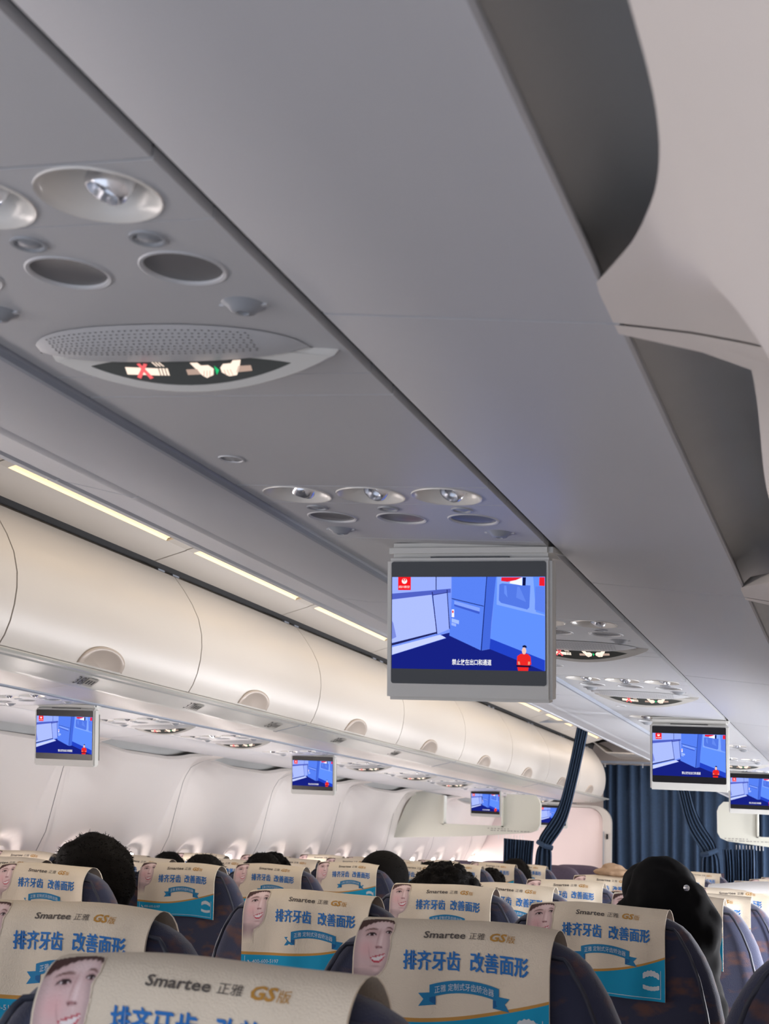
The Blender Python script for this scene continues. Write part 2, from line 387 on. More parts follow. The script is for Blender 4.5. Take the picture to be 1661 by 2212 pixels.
# seat row labels on the rail (flat print)
def rail_pt(t, y):        # lettering leans like italics
    y -= .06*(.5-t)
    return rail_pt0(t, y)
def rail_pt0(t, y):        # t 0..1 across the lower face, from aisle edge down
    a_, b_ = Vector((-2.018, .4030)), Vector((-2.084, .3872)); p = a_.lerp(b_, t); return (p.x+.0006, y, p.y-.0016)
for ni, (num, yy) in enumerate((('38', 3.53), ('37', 4.225), ('36', 4.90), ('35', 5.60), ('34', 6.35))):
    m = MB(); vs, fs = text_box(num, 0, .042, .82)
    m.add([rail_pt(.92-v[1], yy+v[0]) for v in vs], fs, INK)
    m.add([rail_pt(t, y) for t, y in ((.05, yy+.043), (.95, yy+.043), (.95, yy+.046), (.05, yy+.046))], [(0, 1, 2, 3)], INK)
    m.add([rail_pt(t, y) for t, y in ((.12, yy+.052), (.92, yy+.052), (.92, yy+.105), (.12, yy+.105))], [(0, 1, 2, 3)], INKG)
    for q in range(3):
        y2 = yy+.058+q*.015; m.add([tuple(c_+d_ for c_, d_ in zip(rail_pt(t, y), (.0004, 0, -.0005))) for t, y in ((.3, y2), (.72, y2), (.72, y2+.008), (.3, y2+.008))], [(0, 1, 2, 3)], INK)
    o = put('row_label', m, smooth=False)
    tag(o, f'row number {num} printed on the far hand rail, {ordn[ni]} from the camera', 'row label', 'row number labels')

# blue-grey edge trims and locker undersides
UND = [(-2.110, .3835), (-2.16, .377), (-2.245, .3735), (-2.252, .3745)]
for side in (-1, 1):
    for i in range(9):
        y0 = -.55+1.38*i
        if side < 0 and y0 < 1.4: continue
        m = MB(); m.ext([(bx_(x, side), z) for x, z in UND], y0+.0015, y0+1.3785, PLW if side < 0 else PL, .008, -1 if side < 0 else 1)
        lab = ('pale underside panel below the lockers across the aisle' if side < 0 else 'smooth grey underside panel of the near lockers')+f', {ordn[i]} from the camera'
        o = put('locker_underside', m); tag(o, lab, 'underside panel', 'locker underside panels')
    m = MB(); xx = bx_(-2.260, side)
    m.tube([(xx, Y0C, .3755), (xx, 11.9, .3755)], .0085, TRIMB, 10); tag(put('trim_5' if side < 0 else 'trim_6', m), kind='structure')

# cove light panels above the far lockers (and mirrored)
for side in (-1, 1):
    for i in range(11):
        y0 = 2.875+1.035*(i-3)
        if side < 0 and y0 < 1.5: continue
        y1 = y0+1.035; ox = bx_(-1.95, side)
        side_t = 'above the far lockers' if side < 0 else 'above the near lockers'
        r_ = root('cove_light', (ox, y0, .82), label=f'warm strip light {side_t}, {ordn[i]} from the camera, set in pale panel', cat='cove light', group='warm cove strip lights')
        s2 = -1 if side < 0 else 1
        m = MB(); m.ext([(bx_(x, side)-ox, z-.82) for x, z in ((-2.046, .799), (-2.04, .797), (-1.940, .8265), (-1.937, .829))], .004, 1.031, PLW, .008, -s2); put('panel', m, r_)
        m = MB(); m.ext([(bx_(x, side)-ox, z-.82) for x, z in ((-1.938, .8295), (-1.934, .836), (-1.905, .845), (-1.875, .856), (-1.84, .867))], .055, .90, DIFF, .004, -s2)
        put('diffuser', m, r_)
        m = MB(); m.ext([(bx_(x, side)-ox, z-.82) for x, z in ((-1.937, .829), (-1.905, .838), (-1.875, .850), (-1.82, .870))], .905, 1.031, PLW, .006, -s2)
        m.ext([(bx_(x, side)-ox, z-.82) for x, z in ((-1.937, .829), (-1.905, .838), (-1.875, .850), (-1.82, .870))], .004, .05, PLW, .006, -s2)
        m.ext([(bx_(x, side)-ox, z-.82) for x, z in ((-1.838, .867), (-1.82, .871))], .05, .905, PLW, .006, -s2)
        put('end_cap', m, r_)
#@@PART2
# ------------------------------------------------------------------ service strip (reading lights, vents, signs)
TILT = .0436
def plane_z(x, side): xm = x if side > 0 else 2*XC-x; return .36+TILT*(-.36-xm)
HW = .1418
def tris_pts(m, pts, mt, zf): m.add([(p[0], p[1], zf(p[0], p[1])) for p in pts], [tuple(range(len(pts)))], mt)
def make_unit(sign):
    r_ = root('service_unit', (0, 0, 0))
    lx = (-.086, .0, .086)
    me = plate([(-HW, .0015), (HW, .0015), (HW, .0795), (-HW, .0795)], [circ(x, .041, .0362) for x in lx], .008, SVC, 'light_panel'); link('light_panel', me, r_)
    yend = .378 if sign else .272
    holes = [circ(x, .155, .0268) for x in lx]+[circ(x, .1045, .0095, 18) for x in lx]
    if sign:
        gr = [(.112*math.cos(a), .335+.0-.075*max(0, math.sin(a))**.8 if False else 0) for a in (0,)]
    me = plate([(-HW, .0815), (HW, .0815), (HW, yend), (-HW, yend)], holes, .008, SVC, 'vent_panel'); link('vent_panel', me, r_)
    for x in lx:
        m = MB(); m.lathe([(.0385, .0005), (.0380, -.0012), (.0362, -.0008), (.034, .006), (.028, .016), (.018, .023), (.0, .0245)], (x, .041, 0), BOWL, 32)
        bo = put('reading_light', m, r_, ang=70)
        m = MB()   # swivel nozzle: a short silver barrel in the bowl looking back and down
        prof = [(0, .012), (.010, .012), (.0135, .006), (.0145, -.002), (.0135, -.009), (.0115, -.0115), (.0105, -.0115), (.0095, -.006), (0, -.005)]
        m.lathe(prof, (0, 0, 0), SILV, 20); nm = m.mesh('nozzle', True, 50)
        nm.transform(Matrix.Translation((x+.008, .040, .010)) @ Matrix.Rotation(R(random.choice((-28, -12, 20))), 4, 'X') @ Matrix.Rotation(R(18), 4, 'Y'))
        link('nozzle', nm, bo)
        m = MB(); m.lathe([(.0300, .0002), (.0296, -.0008), (.0285, -.0010), (.0280, -.0004), (.0268, -.0006), (.0264, .0005), (.0262, .004)], (x, .155, 0), SVC, 32, cap=False); ro = put('lens_ring', m, r_, ang=60)
        m = MB(); m.lathe([(.0264, .0012), (.02, .0019), (.01, .0023), (0, .0024)], (x, .155, 0), DISC, 32); put('lens', m, ro, ang=70)
        m = MB(); m.lathe([(.0125, .0002), (.0120, -.0015), (.0100, -.0015), (.0094, .001), (.0090, .0005), (.006, -.0008), (0, -.0012)], (x, .1045, 0), BTN, 22); put('call_button', m, r_, ang=60)
    for x in (-.100, .100):
        m = MB(); m.lathe([(.0165, .0003), (.015, -.001), (.011, -.003), (.009, -.0055), (.0045, -.0065), (.004, -.004), (0, -.004)], (x, .2235, 0), BTN, 20)
        m.box((x-.018, .2215, -.0015), (x+.018, .2255, .0005), SVC); put('oxygen_latch', m, r_, ang=50)
    if sign:
        me = plate([(-HW, .380), (HW, .380), (HW, .4345), (-HW, .4345)], [], .008, SVC, 'end_panel'); link('end_panel', me, r_)
        # grille: shallow dish in front of the sign
        m = MB(); K = 40
        def G(i, j):
            t = -1+2*i/K; w_ = .060*math.sqrt(max(0, 1-abs(t)**2.4)); x = .117*t; yn = .316-w_; v = j/8
            return (x, yn+(.312-yn)*v, -.0008-.010*math.sin(min(1, v*1.3)*math.pi/2)*(1-abs(t)**3))
        m.grid(G, K+1, 9, SVC); go = put('speaker_grille', m, r_, ang=70)
        m = MB(); n_ = 0
        for a in range(34):
            for b_ in range(9):
                t = -.78+1.46*a/33; w_ = .060*math.sqrt(max(0, 1-abs(t)**2.4)); v = .10+.56*b_/8
                tt = t+(.012 if b_ % 2 else 0); x = .117*tt; yn = .316-w_; y = yn+(.312-yn)*v
                z = -.0008-.010*math.sin(min(1, v*1.3)*math.pi/2)*(1-abs(t)**3)-.0004
                m.add([(x+.00095*math.cos(q*math.pi/3), y+.0012*math.sin(q*math.pi/3), z) for q in range(6)], [tuple(range(6))], HOLE)
        tag(put('grille_holes', m, go, smooth=False), kind='stuff')
        # sign: a lens-shaped face turned towards the seats behind
        CX = .012
        def face(x, v, o=0):
            t = max(-1, min(1, (x-CX)/.122)); c45 = .7071
            return (x, .322+v*c45-o*c45, -(.002+.0125*(1-.8*t*t))-v*c45-o*c45)
        def lens_(hx, hy, k=48):
            r2 = []
            for i in range(k):
                u = 1-4*i/k if i <= k/2 else -3+4*i/k; sg = -1 if i <= k/2 else 1; u = math.sin(u*math.pi/2)
                r2.append((CX+hx*u, sg*hy*(1-u*u)**.92))
            return r2
        ro_ = lens_(.120, .0195); ri = lens_(.0865, .0128); k = 48; m = MB(); vs = []
        for x, v in ro_:
            p = face(x, v); t = (x-CX)/.122; vs.append((x+.004*t, p[1]+(.05*(1-t*t) if v > 0 else -.006*(1-t*t)), 0.0005))
        vs += [face(x, v) for x, v in ro_]+[face(x, v, .0012) for x, v in lens_(.117, .0185)]+[face(x, v, .0012) for x, v in ri]+[face(x, v, 0) for x, v in ri]
        m.add(vs, [(l*k+i, l*k+(i+1) % k, (l+1)*k+(i+1) % k, (l+1)*k+i) for l in range(4) for i in range(k)], RIM)
        so = put('sign_frame', m, r_, ang=40)
        m = MB(); hk = k//2
        for i in range(hk):
            a1, a2, b1, b2 = ri[i], ri[(i+1) % k], ri[(k-i) % k], ri[(k-i-1) % k]
            m.add([face(*a1, .0002), face(*a2, .0002), face(*b2, .0002), face(*b1, .0002)], [(0, 1, 2, 3)], SIGNB)
        put('sign_glass', m, so, smooth=False)
        def q(px, py): return (CX+(px-877)/590*.0865, (py-327)/87*.0128)
        def tris_pts(m, pts, mt, o): m.add([face(p[0], p[1], o) for p in pts], [tuple(range(len(pts)))], mt)
        m = MB(); Z1 = .0005; Z2 = .0009
        def pg(pts, mt, zf=Z1): tris_pts(m, [q(*p) for p in pts], mt, zf)
        pg([(500, 316), (700, 316), (703, 358), (503, 360)], ICW)
        for x in (706, 725, 744): pg([(x, 315), (x+13, 315), (x+16, 357), (x+3, 357)], ICW)
        for x in (668, 688, 708): pg([(x, 280), (x+9, 280), (x+34, 304), (x+25, 304)], ICW)
        for sx in (1, -1): pg([(610-32*sx, 292), (610-12*sx, 288), (610+50*sx, 372), (610+28*sx, 380)], ICR, Z2)
        pg([(865, 322), (930, 320), (945, 352), (868, 354)], ICD)
        pg([(895, 283), (940, 283), (957, 300), (1000, 300), (1026, 322), (1016, 358), (975, 374), (950, 356)], ICW)
        for x in (968, 985, 1002): pg([(x, 330), (x+4, 330), (x-6, 366), (x-10, 366)], ICD, Z2)
        pg([(1032, 305), (1056, 331), (1036, 358)], ICG)
        pg([(1170, 314), (1240, 316), (1242, 348), (1150, 350)], ICD)
        pg([(1065, 318), (1085, 297), (1130, 296), (1145, 280), (1190, 280), (1178, 312), (1150, 366), (1105, 370), (1068, 345)], ICW)
        for x in (1082, 1100, 1118): pg([(x, 330), (x+4, 330), (x+12, 364), (x+8, 364)], ICD, Z2)
        put('icons', m, so, smooth=False)
    return r_
def make_blank(y1):
    r_ = root('blank_panel', (0, 0, 0))
    me = plate([(-HW, .0015), (HW, .0015), (HW, y1-.0015), (-HW, y1-.0015)], [], .008, SVC, 'panel'); link('panel', me, r_)
    m = MB(); yy = .212 if y1 > .25 else y1*.5
    m.lathe([(.0135, .0), (.0132, -.0012), (.0118, -.0012), (.0112, .0), (0, .0)], (-.098, yy, 0), SVC, 24); put('plug', m, r_)
    return r_
proto = {1: make_unit(True), 0: make_unit(False)}
near = [(-.42, 1), (.66, 1), (1.42, 0), (2.315, 1), (3.145, 1), (4.05, 0), (4.96, 0), (5.65, 1), (6.40, 0), (7.25, 1), (8.0, 1), (8.85, 0), (9.7, 1), (10.5, 1), (11.3, 0)]
far = [(1.9, 1), (2.75, 1), (3.72, 0), (4.46, 1), (5.16, 1), (5.98, 0), (6.76, 1), (7.6, 1), (8.4, 1), (9.17, 0), (10.0, 1), (10.8, 1), (11.65, 0)]
for side, lst in ((1, near), (-1, far)):
    xc = -.508 if side > 0 else 2*XC+.508
    for i, (y, s_) in enumerate(lst):
        o = copy_tree(proto[s_]); o.location = (xc, y, plane_z(xc, side)+ZO); o.rotation_euler = (0, TILT*side, 0)
        where = 'above the near seats' if side > 0 else 'across the aisle'
        what = 'service panel with lit seat-belt sign' if s_ else 'service panel with reading lights, no sign'
        tag(o, f'{what}, {ordn[i]} from the camera {where}', 'service panel', 'overhead service panels')
        end = y+(.436 if s_ else .2735); nxt = lst[i+1][0] if i+1 < len(lst) else end
        if nxt-end > .03:
            b = make_blank(nxt-end); b.location = (xc, end, plane_z(xc, side)+ZO); b.rotation_euler = (0, TILT*side, 0)
            tag(b, f'blank grey panel just beyond the {ordn[i]} service panel {where}', 'blank panel', 'blank overhead panels')
for p_ in proto.values():
    for c_ in list(p_.children_recursive): bpy.data.objects.remove(c_)
    bpy.data.objects.remove(p_)
for side in (1, -1):   # dark backing over the strip
    m = MB(); x0, x1 = (-.68, -.34); z = .395
    m.add([(mx(x0, side), Y0C, z+.012), (mx(x1, side), Y0C, z), (mx(x1, side), 11.9, z), (mx(x0, side), 11.9, z+.012)], [(0, 1, 2, 3)], GAP)
    tag(put('trim_7' if side > 0 else 'trim_8', m, smooth=False), kind='structure')

# ------------------------------------------------------------------ hanging screens
PIC = []
def pp(col, *pts): PIC.append((col, pts))
PB = (118, 148, 246)
pp(PB, (62, 370), (1492, 370), (1492, 1222), (62, 1222))
pp((150, 170, 250), (62, 370), (480, 370), (480, 490), (62, 525)); pp((146, 168, 250), (486, 370), (625, 370), (625, 478), (486, 488))
pp((20, 26, 80), (478, 370), (486, 370), (486, 490), (478, 490))
pp((78, 94, 190), (62, 525), (445, 495), (620, 478), (620, 515), (62, 580))
pp((168, 184, 255), (62, 580), (440, 535), (488, 882), (62, 985)); pp((120, 135, 215), (62, 780), (75, 800), (105, 930), (62, 950))
pp((150, 170, 250), (455, 540), (585, 520), (612, 850), (495, 900))
pp((30, 36, 100), (442, 510), (450, 508), (497, 900), (488, 900)); pp((30, 36, 100), (583, 488), (590, 488), (615, 850), (607, 850)); pp((40, 46, 120), (450, 535), (585, 512), (585, 518), (450, 542))
pp((30, 34, 90), (62, 988), (488, 878), (488, 895), (62, 1010)); pp((195, 205, 255), (65, 1025), (520, 905), (580, 932), (65, 1095))
pp((22, 32, 125), (62, 1098), (580, 935), (530, 905), (610, 885), (915, 1045), (990, 1030), (1490, 1225), (62, 1222))
pp((86, 126, 236), (632, 370), (960, 370), (940, 640), (905, 1045), (610, 912), (630, 600)); pp((20, 34, 110), (630, 566), (930, 636), (930, 643), (630, 573))
pp((130, 160, 246), (655, 590), (895, 655), (892, 690), (655, 622)); pp((60, 90, 200), (655, 622), (892, 690), (890, 712), (655, 640))
pp((66, 102, 215), (960, 370), (1045, 370), (1000, 800), (985, 1030), (908, 1045), (940, 640)); pp((20, 34, 110), (955, 370), (962, 370), (912, 1045), (903, 1045))
pp((94, 140, 250), (1045, 370), (1490, 370), (1490, 1125), (992, 935)); pp((34, 64, 192), (992, 935), (1490, 1125), (1490, 1222), (1480, 1222), (985, 1030))
pp((128, 164, 255), (1055, 370), (1385, 370), (1410, 690), (1490, 715), (1490, 725), (1385, 705), (1050, 625))
pp((80, 116, 222), (1075, 440), (1100, 430), (1360, 450), (1350, 650), (1330, 668), (1090, 608), (1070, 585)); pp((100, 138, 238), (1120, 450), (1140, 450), (1150, 560), (1120, 520)); pp((96, 132, 232), (1240, 460), (1260, 460), (1320, 600), (1230, 560))
pp((90, 126, 232), (1405, 460), (1490, 455), (1490, 698), (1400, 670)); pp((235, 240, 255), (1185, 380), (1285, 378), (1285, 450), (1170, 430)); pp((225, 30, 50), (1095, 375), (1285, 375), (1230, 400), (1150, 416), (1092, 408)); pp((10, 16, 70), (1290, 375), (1320, 375), (1316, 450), (1288, 450))
pp((230, 30, 46), (1442, 375), (1490, 375), (1490, 455), (1440, 452)); pp((235, 235, 255), (632, 670), (656, 670), (656, 742), (632, 740)); pp((220, 40, 50), (636, 682), (650, 682), (650, 702), (636, 702)); pp((160, 185, 255), (632, 752), (702, 772), (700, 806), (632, 786)); pp((150, 175, 250), (630, 790), (675, 804), (673, 828), (630, 815))
pp((236, 24, 34), (122, 370), (244, 370), (244, 492), (122, 492))
pp((235, 235, 235), *[(183+26*math.cos(a*math.pi/8), 408+26*math.sin(a*math.pi/8)) for a in range(16)]); pp((236, 24, 34), *[(183+19*math.cos(a*math.pi/8), 402+19*math.sin(a*math.pi/8)) for a in range(16)])
pp((240, 235, 235), (160, 398), (172, 402), (183, 418), (194, 402), (206, 398), (198, 420), (183, 430), (168, 420)); pp((240, 235, 235), (179, 388), (187, 388), (186, 412), (180, 412))
pp((228, 40, 38), (1240, 1092), (1272, 1070), (1335, 1070), (1362, 1095), (1368, 1165), (1345, 1180), (1340, 1224), (1248, 1224), (1236, 1165)); pp((20, 14, 50), (1232, 1172), (1362, 1176), (1360, 1192), (1236, 1190))
pp((225, 150, 120), (1245, 1140), (1262, 1140), (1268, 1168), (1250, 1168)); pp((225, 150, 120), (1340, 1140), (1358, 1140), (1355, 1168), (1338, 1168))
pp((235, 190, 175), *[(1303+20*math.cos(a*math.pi/8), 1043+32*math.sin(a*math.pi/8)) for a in range(16)]); pp((16, 22, 60), (1286, 1010), (1290, 996), (1310, 990), (1326, 1000), (1328, 1016), (1305, 1012))
def s2l(c): return tuple(((x/255)/12.92 if x/255 <= .04045 else ((x/255+.055)/1.055)**2.4) for x in c)
SW, SH = .195, .150
def scr_xy(px, py): return ((px-58)/1440*SW-SW/2, -(py-230)/1125*SH)
def picture_mesh():
    V_, F_, C_ = [], [], []
    def addp(pts, col, lay): k = len(V_); V_.extend([(x, -.0005-.00004*lay, y) for x, y in pts]); F_.append(tuple(range(k, k+len(pts)))); C_.append(col)
    for n_, (c, pts) in enumerate(PIC): addp([scr_xy(*p) for p in pts], (*s2l(c), 1), n_)
    lay = len(PIC)+1
    for body, x0, x1, y1, h in (('禁止放在出口和通道', 638, 1004, 1180, .0072), ('四川航空', 132, 234, 474, .0032)):
        a0, a1 = scr_xy(x0, y1), scr_xy(x1, y1); vs, fs = text_box(body, a0[0], a1[0], h, bold=.012 if len(body) > 5 else 0)
        k = len(V_); V_.extend([(x, -.0005-.00004*lay, a0[1]+y) for x, y in vs])
        for f_ in fs: F_.append(tuple(k+i for i in f_)); C_.append((.95, .95, .95, 1))
    me = bpy.data.meshes.new('picture'); me.from_pydata(V_, [], F_); at_ = me.color_attributes.new('Col', 'FLOAT_COLOR', 'CORNER')
    for p in me.polygons:
        for li in p.loop_indices: at_.data[li].color = C_[p.index]
    me.materials.append(SCR); return me
def make_monitor():
    r_ = root('ceiling_monitor', (0, 0, 0))
    m = MB(); m.box((-.1045, 0, -.176), (.1045, .030, 0), MONB); me = bevel(m.mesh('housing', False), .004, 2); link('housing', me, r_)
    m = MB(); m.box((-.103, .030, -.165), (.103, .042, -.012), MONB); link('back_cover', bevel(m.mesh('back_cover', False), .006, 2), r_)
    me = plate(rrect(-SW/2-.0005, -SH-.0005, SW/2+.0005, .0005, .003), [], .0008, BLK, 'screen'); me.transform(Matrix.Rotation(R(90), 4, 'X')); me.transform(Matrix.Translation((0, -.0001, -.005)))
    so = link('screen', me, r_); link('picture', picture_mesh(), so, (0, -.0004, -.005))
    m = MB(); m.box((-.105, .006, .0), (.104, .16, .019), MONB); link('bracket', bevel(m.mesh('bracket', False), .006, 2), r_)
    m = MB(); m.box((-.05, .008, -.002), (.05, .028, .002), BLK); put('hinge', m, r_)
    return r_
mon = make_monitor()
# x, y, z of the top front edge; turn; label
mlist = [(-.464, 1.71, .346, 'large screen hanging in front of the near seats showing a cabin door area'),
         (-.461, 4.03, .345, 'second hanging screen over the near seats, in front of the dark blue curtain'),
         (-.475, 6.55, .362, 'third hanging screen over the near seats, cut by the right edge of the photo'),
         (-2.36, 4.01, .356, 'leftmost small screen hanging across the aisle under the lockers'),
         (-2.40, 6.28, .367, 'second small screen across the aisle, below the middle of the far lockers'),
         (-2.47, 9.76, .369, 'small screen across the aisle seen through the cut-out of the far divider'),
         (-2.30, 11.2, .335, 'most distant screen across the aisle, half hidden by the tied curtain')]
for i, (x, y, z, lab) in enumerate(mlist):
    o = mon if i == 0 else copy_tree(mon)
    o.location = (x, y, z+ZO); o.rotation_euler = (R(9), R(.4), R(.8)); tag(o, lab, 'screen', 'screens hanging from the cabin ceiling')
#@@PART3
# ------------------------------------------------------------------ seats with printed headrest covers
RHO = .045
OUT = [(0, .085), (.004, .118), (.012, .140), (.03, .160), (.06, .180), (.10, .198), (.16, .213), (.25, .223), (.40, .227), (.68, .222)]
def wout(s):
    for (a, wa), (b, wb) in zip(OUT, OUT[1:]):
        if s <= b: return lerp(wa, wb, (s-a)/(b-a))
    return OUT[-1][1]
SLOPE = .13
def dhalf(s): return math.sqrt(max(0, RHO**2-(RHO-s)**2)) if s < RHO else RHO+(s-RHO)*.04
TOPZ = 1.157-.005
def make_back():
    m = MB(); ss = [.0006, .003, .008, .016, .028, .045, .065, .09, .13, .18, .25, .33, .42, .52, .62, .68]; K = 40
    def B(i, j):
        s = ss[j]; a = 2*math.pi*i/K; w_, d = wout(s), dhalf(s); c_, n_ = math.cos(a), math.sin(a); p = 2/3.4
        x = w_*math.copysign(abs(c_)**p, c_); y = d*math.copysign(abs(n_)**p, n_)
        y = d*math.copysign(abs(n_)**(p*1.1), n_)
        return (x, y+s*SLOPE, TOPZ-s-.35*min(abs(x), .13)**2)
    m.grid(B, K, len(ss), SEAT, closed_u=True); m.add([B(i, 0) for i in range(K)], [tuple(range(K))], SEAT); return m
def surf(x, l, off, var=0):
    th = max(-1.5, min(math.pi/2, l/RHO)); rr = RHO+off; s = RHO-rr*math.cos(th); y = -rr*math.sin(th); ex = max(0, l-RHO*math.pi/2)
    s += ex; y -= ex*.04
    rip = .0022*math.sin(x*38+var*2.1)*min(1, max(0, l)/.10)+.0014*math.sin(x*85+var*1.7+l*20)*min(1, max(0, l)/.05)
    edge = max(0, abs(x)-.10)/.0225; y -= rip+.003*edge*max(0, min(1, l/.08))
    s -= .0012*math.sin(x*30+var*3)
    return (x*(1-.02*max(0, l)), y+s*SLOPE, TOPZ-s-.30*x*x+.003)
CREAM = mat('print_cream', (.80, .70, .555), .85, .06, 40, bump=.5, bscale=600); GOLD = mat('print_gold', (.52, .27, .06), .85)
CYAN = mat('print_cyan', (.0, .32, .56), .85, .08, 60); TXB = mat('print_blue', (.02, .17, .50), .8); TXK = mat('print_brown', (.10, .085, .075), .8)
TXG = mat('print_ochre', (.50, .25, .04), .8); RIB_ = mat('print_ribbon', (.01, .20, .42), .8); RIBD = mat('print_ribbon_dark', (.005, .11, .30), .8); TXW = mat('print_white', (.62, .68, .72), .8)
CW, CH, L0 = .245, .150, .022
def gcurve(u): return .735-.50*(u-.32)**2*(1.0 if u > .32 else .55)
FCONT = [(-.1, .80), (.06, .88), (.16, .95), (.26, .985), (.33, .955), (.40, .93), (.47, .96), (.55, .975), (.66, .955), (.76, .925), (.86, .865), (.94, .78), (1.0, .68), (1.04, .56), (1.07, .46), (1.2, .42), (1.6, .40)]
def facecol(a, b):
    """printed portrait: a to the right, b downwards, colours of the printed photograph (sRGB 0-255)"""
    cream = (232, 219, 197)
    rc = next((lerp(p[1], q[1], (b-p[0])/(q[0]-p[0])) for p, q in zip(FCONT, FCONT[1:]) if p[0] <= b <= q[0]), .4)
    crown = -.022+.30*(a-.50)**2
    alpha = sstep(rc+.012, rc-.012, a)*(1-sstep(1.05, 1.42, b)) if b > crown else 0
    col = (224, 194, 192)
    shade = 1-.13*sstep(.22, 0, a)-.16*sstep(rc-.16, rc+.02, a)*(1 if b > .30 else .4)
    if b > .90: shade *= 1-.16*sstep(.90, 1.06, b+.10*(.7-a))
    col = tuple(c*shade for c in col)
    def blend(c, k): nonlocal col; k = max(0, min(1, k)); col = tuple(lerp(x, y, k) for x, y in zip(col, c))
    def ell(cx_, cy_, rx, ry, soft=.25, rot=0):
        x, y = a-cx_, b-cy_; x, y = x*math.cos(rot)+y*math.sin(rot), -x*math.sin(rot)+y*math.cos(rot)
        return 1-sstep(1-soft, 1+soft, math.hypot(x/rx, y/ry))
    blend((238, 158, 162), .30*ell(.34, .60, .20, .11, .9)); blend((246, 224, 222), .6*ell(.64, .17, .20, .09, .8)); blend((246, 222, 220), .7*ell(.71, .48, .035, .13, .8))
    blend((176, 136, 134), .45*ell(.42, .345, .19, .075, .7, -.08)); blend((176, 136, 134), .40*ell(.865, .300, .11, .065, .7, .06))
    for cx_, cy_, L, k, th in ((.37, .262, .185, -.10, .020), (.86, .222, .105, .16, .018)):          # arched brows
        u = (a-cx_)/L
        if abs(u) < 1: yb = cy_+k*(a-cx_)+.030*u*u; blend((104, 72, 66), .75*(1-u*u)**.5*(1-sstep(th*.5, th*1.2, abs(b-yb))))
    for cx_, cy_, L, tilt in ((.405, .372, .125, -.06), (.875, .322, .082, .04)):                      # eyes
        u = (a-cx_)/L
        if abs(u) < 1.15:
            yu = cy_+tilt*(a-cx_)-.030*(1-u*u); yl = cy_+tilt*(a-cx_)+.020*(1-u*u)
            if yu < b < yl: blend((236, 230, 230), .85)
            if yu-.004 < b < yl+.004: blend((40, 24, 26), 1-sstep(.22, .48, abs(u-.12)))
            blend((48, 30, 32), (1-sstep(.006, .020, abs(b-yu)))*.95*(1 if abs(u) < 1 else .4)); blend((130, 92, 92), (1-sstep(.003, .010, abs(b-yl)))*.5*(1 if abs(u) < 1 else 0))
    blend((186, 146, 144), .5*ell(.615, .42, .020, .14, .8, .12)); blend((150, 98, 100), .75*ell(.665, .572, .085, .018, .7, .05)); blend((104, 60, 64), .85*ell(.61, .580, .026, .012, .5)); blend((104, 60, 64), .85*ell(.735, .572, .022, .011, .5))
    blend((196, 152, 152), .5*ell(.42, .68, .018, .10, .9, -.35))
    dxm = (a-.665)/.215; sl = -.15*(a-.665); w2 = 1-dxm*dxm
    if w2 > 0:
        yu, yl = .705+sl+.004*w2, .705+sl+.078*w2; bu, bl = .020*min(1, w2*2), .024*min(1, w2*2)
        if yu-bu < b < yl+bl: blend((190, 82, 92), .9)
        if yu+.003 < b < yl-.008: blend((242, 236, 236), .97)
        if yl-.008 < b < yl+bl: blend((200, 66, 84), .9)
    blend((176, 132, 132), .5*ell(.60, .865, .13, .016, .8)); blend((246, 220, 220), .4*ell(.62, .93, .08, .03, .8))
    hline = .062+.60*max(0, .56-a)**1.5+.5*max(0, a-.72)**1.4
    kh = sstep(hline+.025, hline-.02, b+.012*math.sin(a*60))
    if b > crown and a < rc+.03 and kh > 0: blend((58+22*math.sin(a*70+b*40)**2, 42, 40), kh*.96); alpha = max(alpha, kh*sstep(crown, crown+.02, b))
    return tuple(lerp(x, y, max(0, min(1, alpha))) for x, y in zip(cream, col))
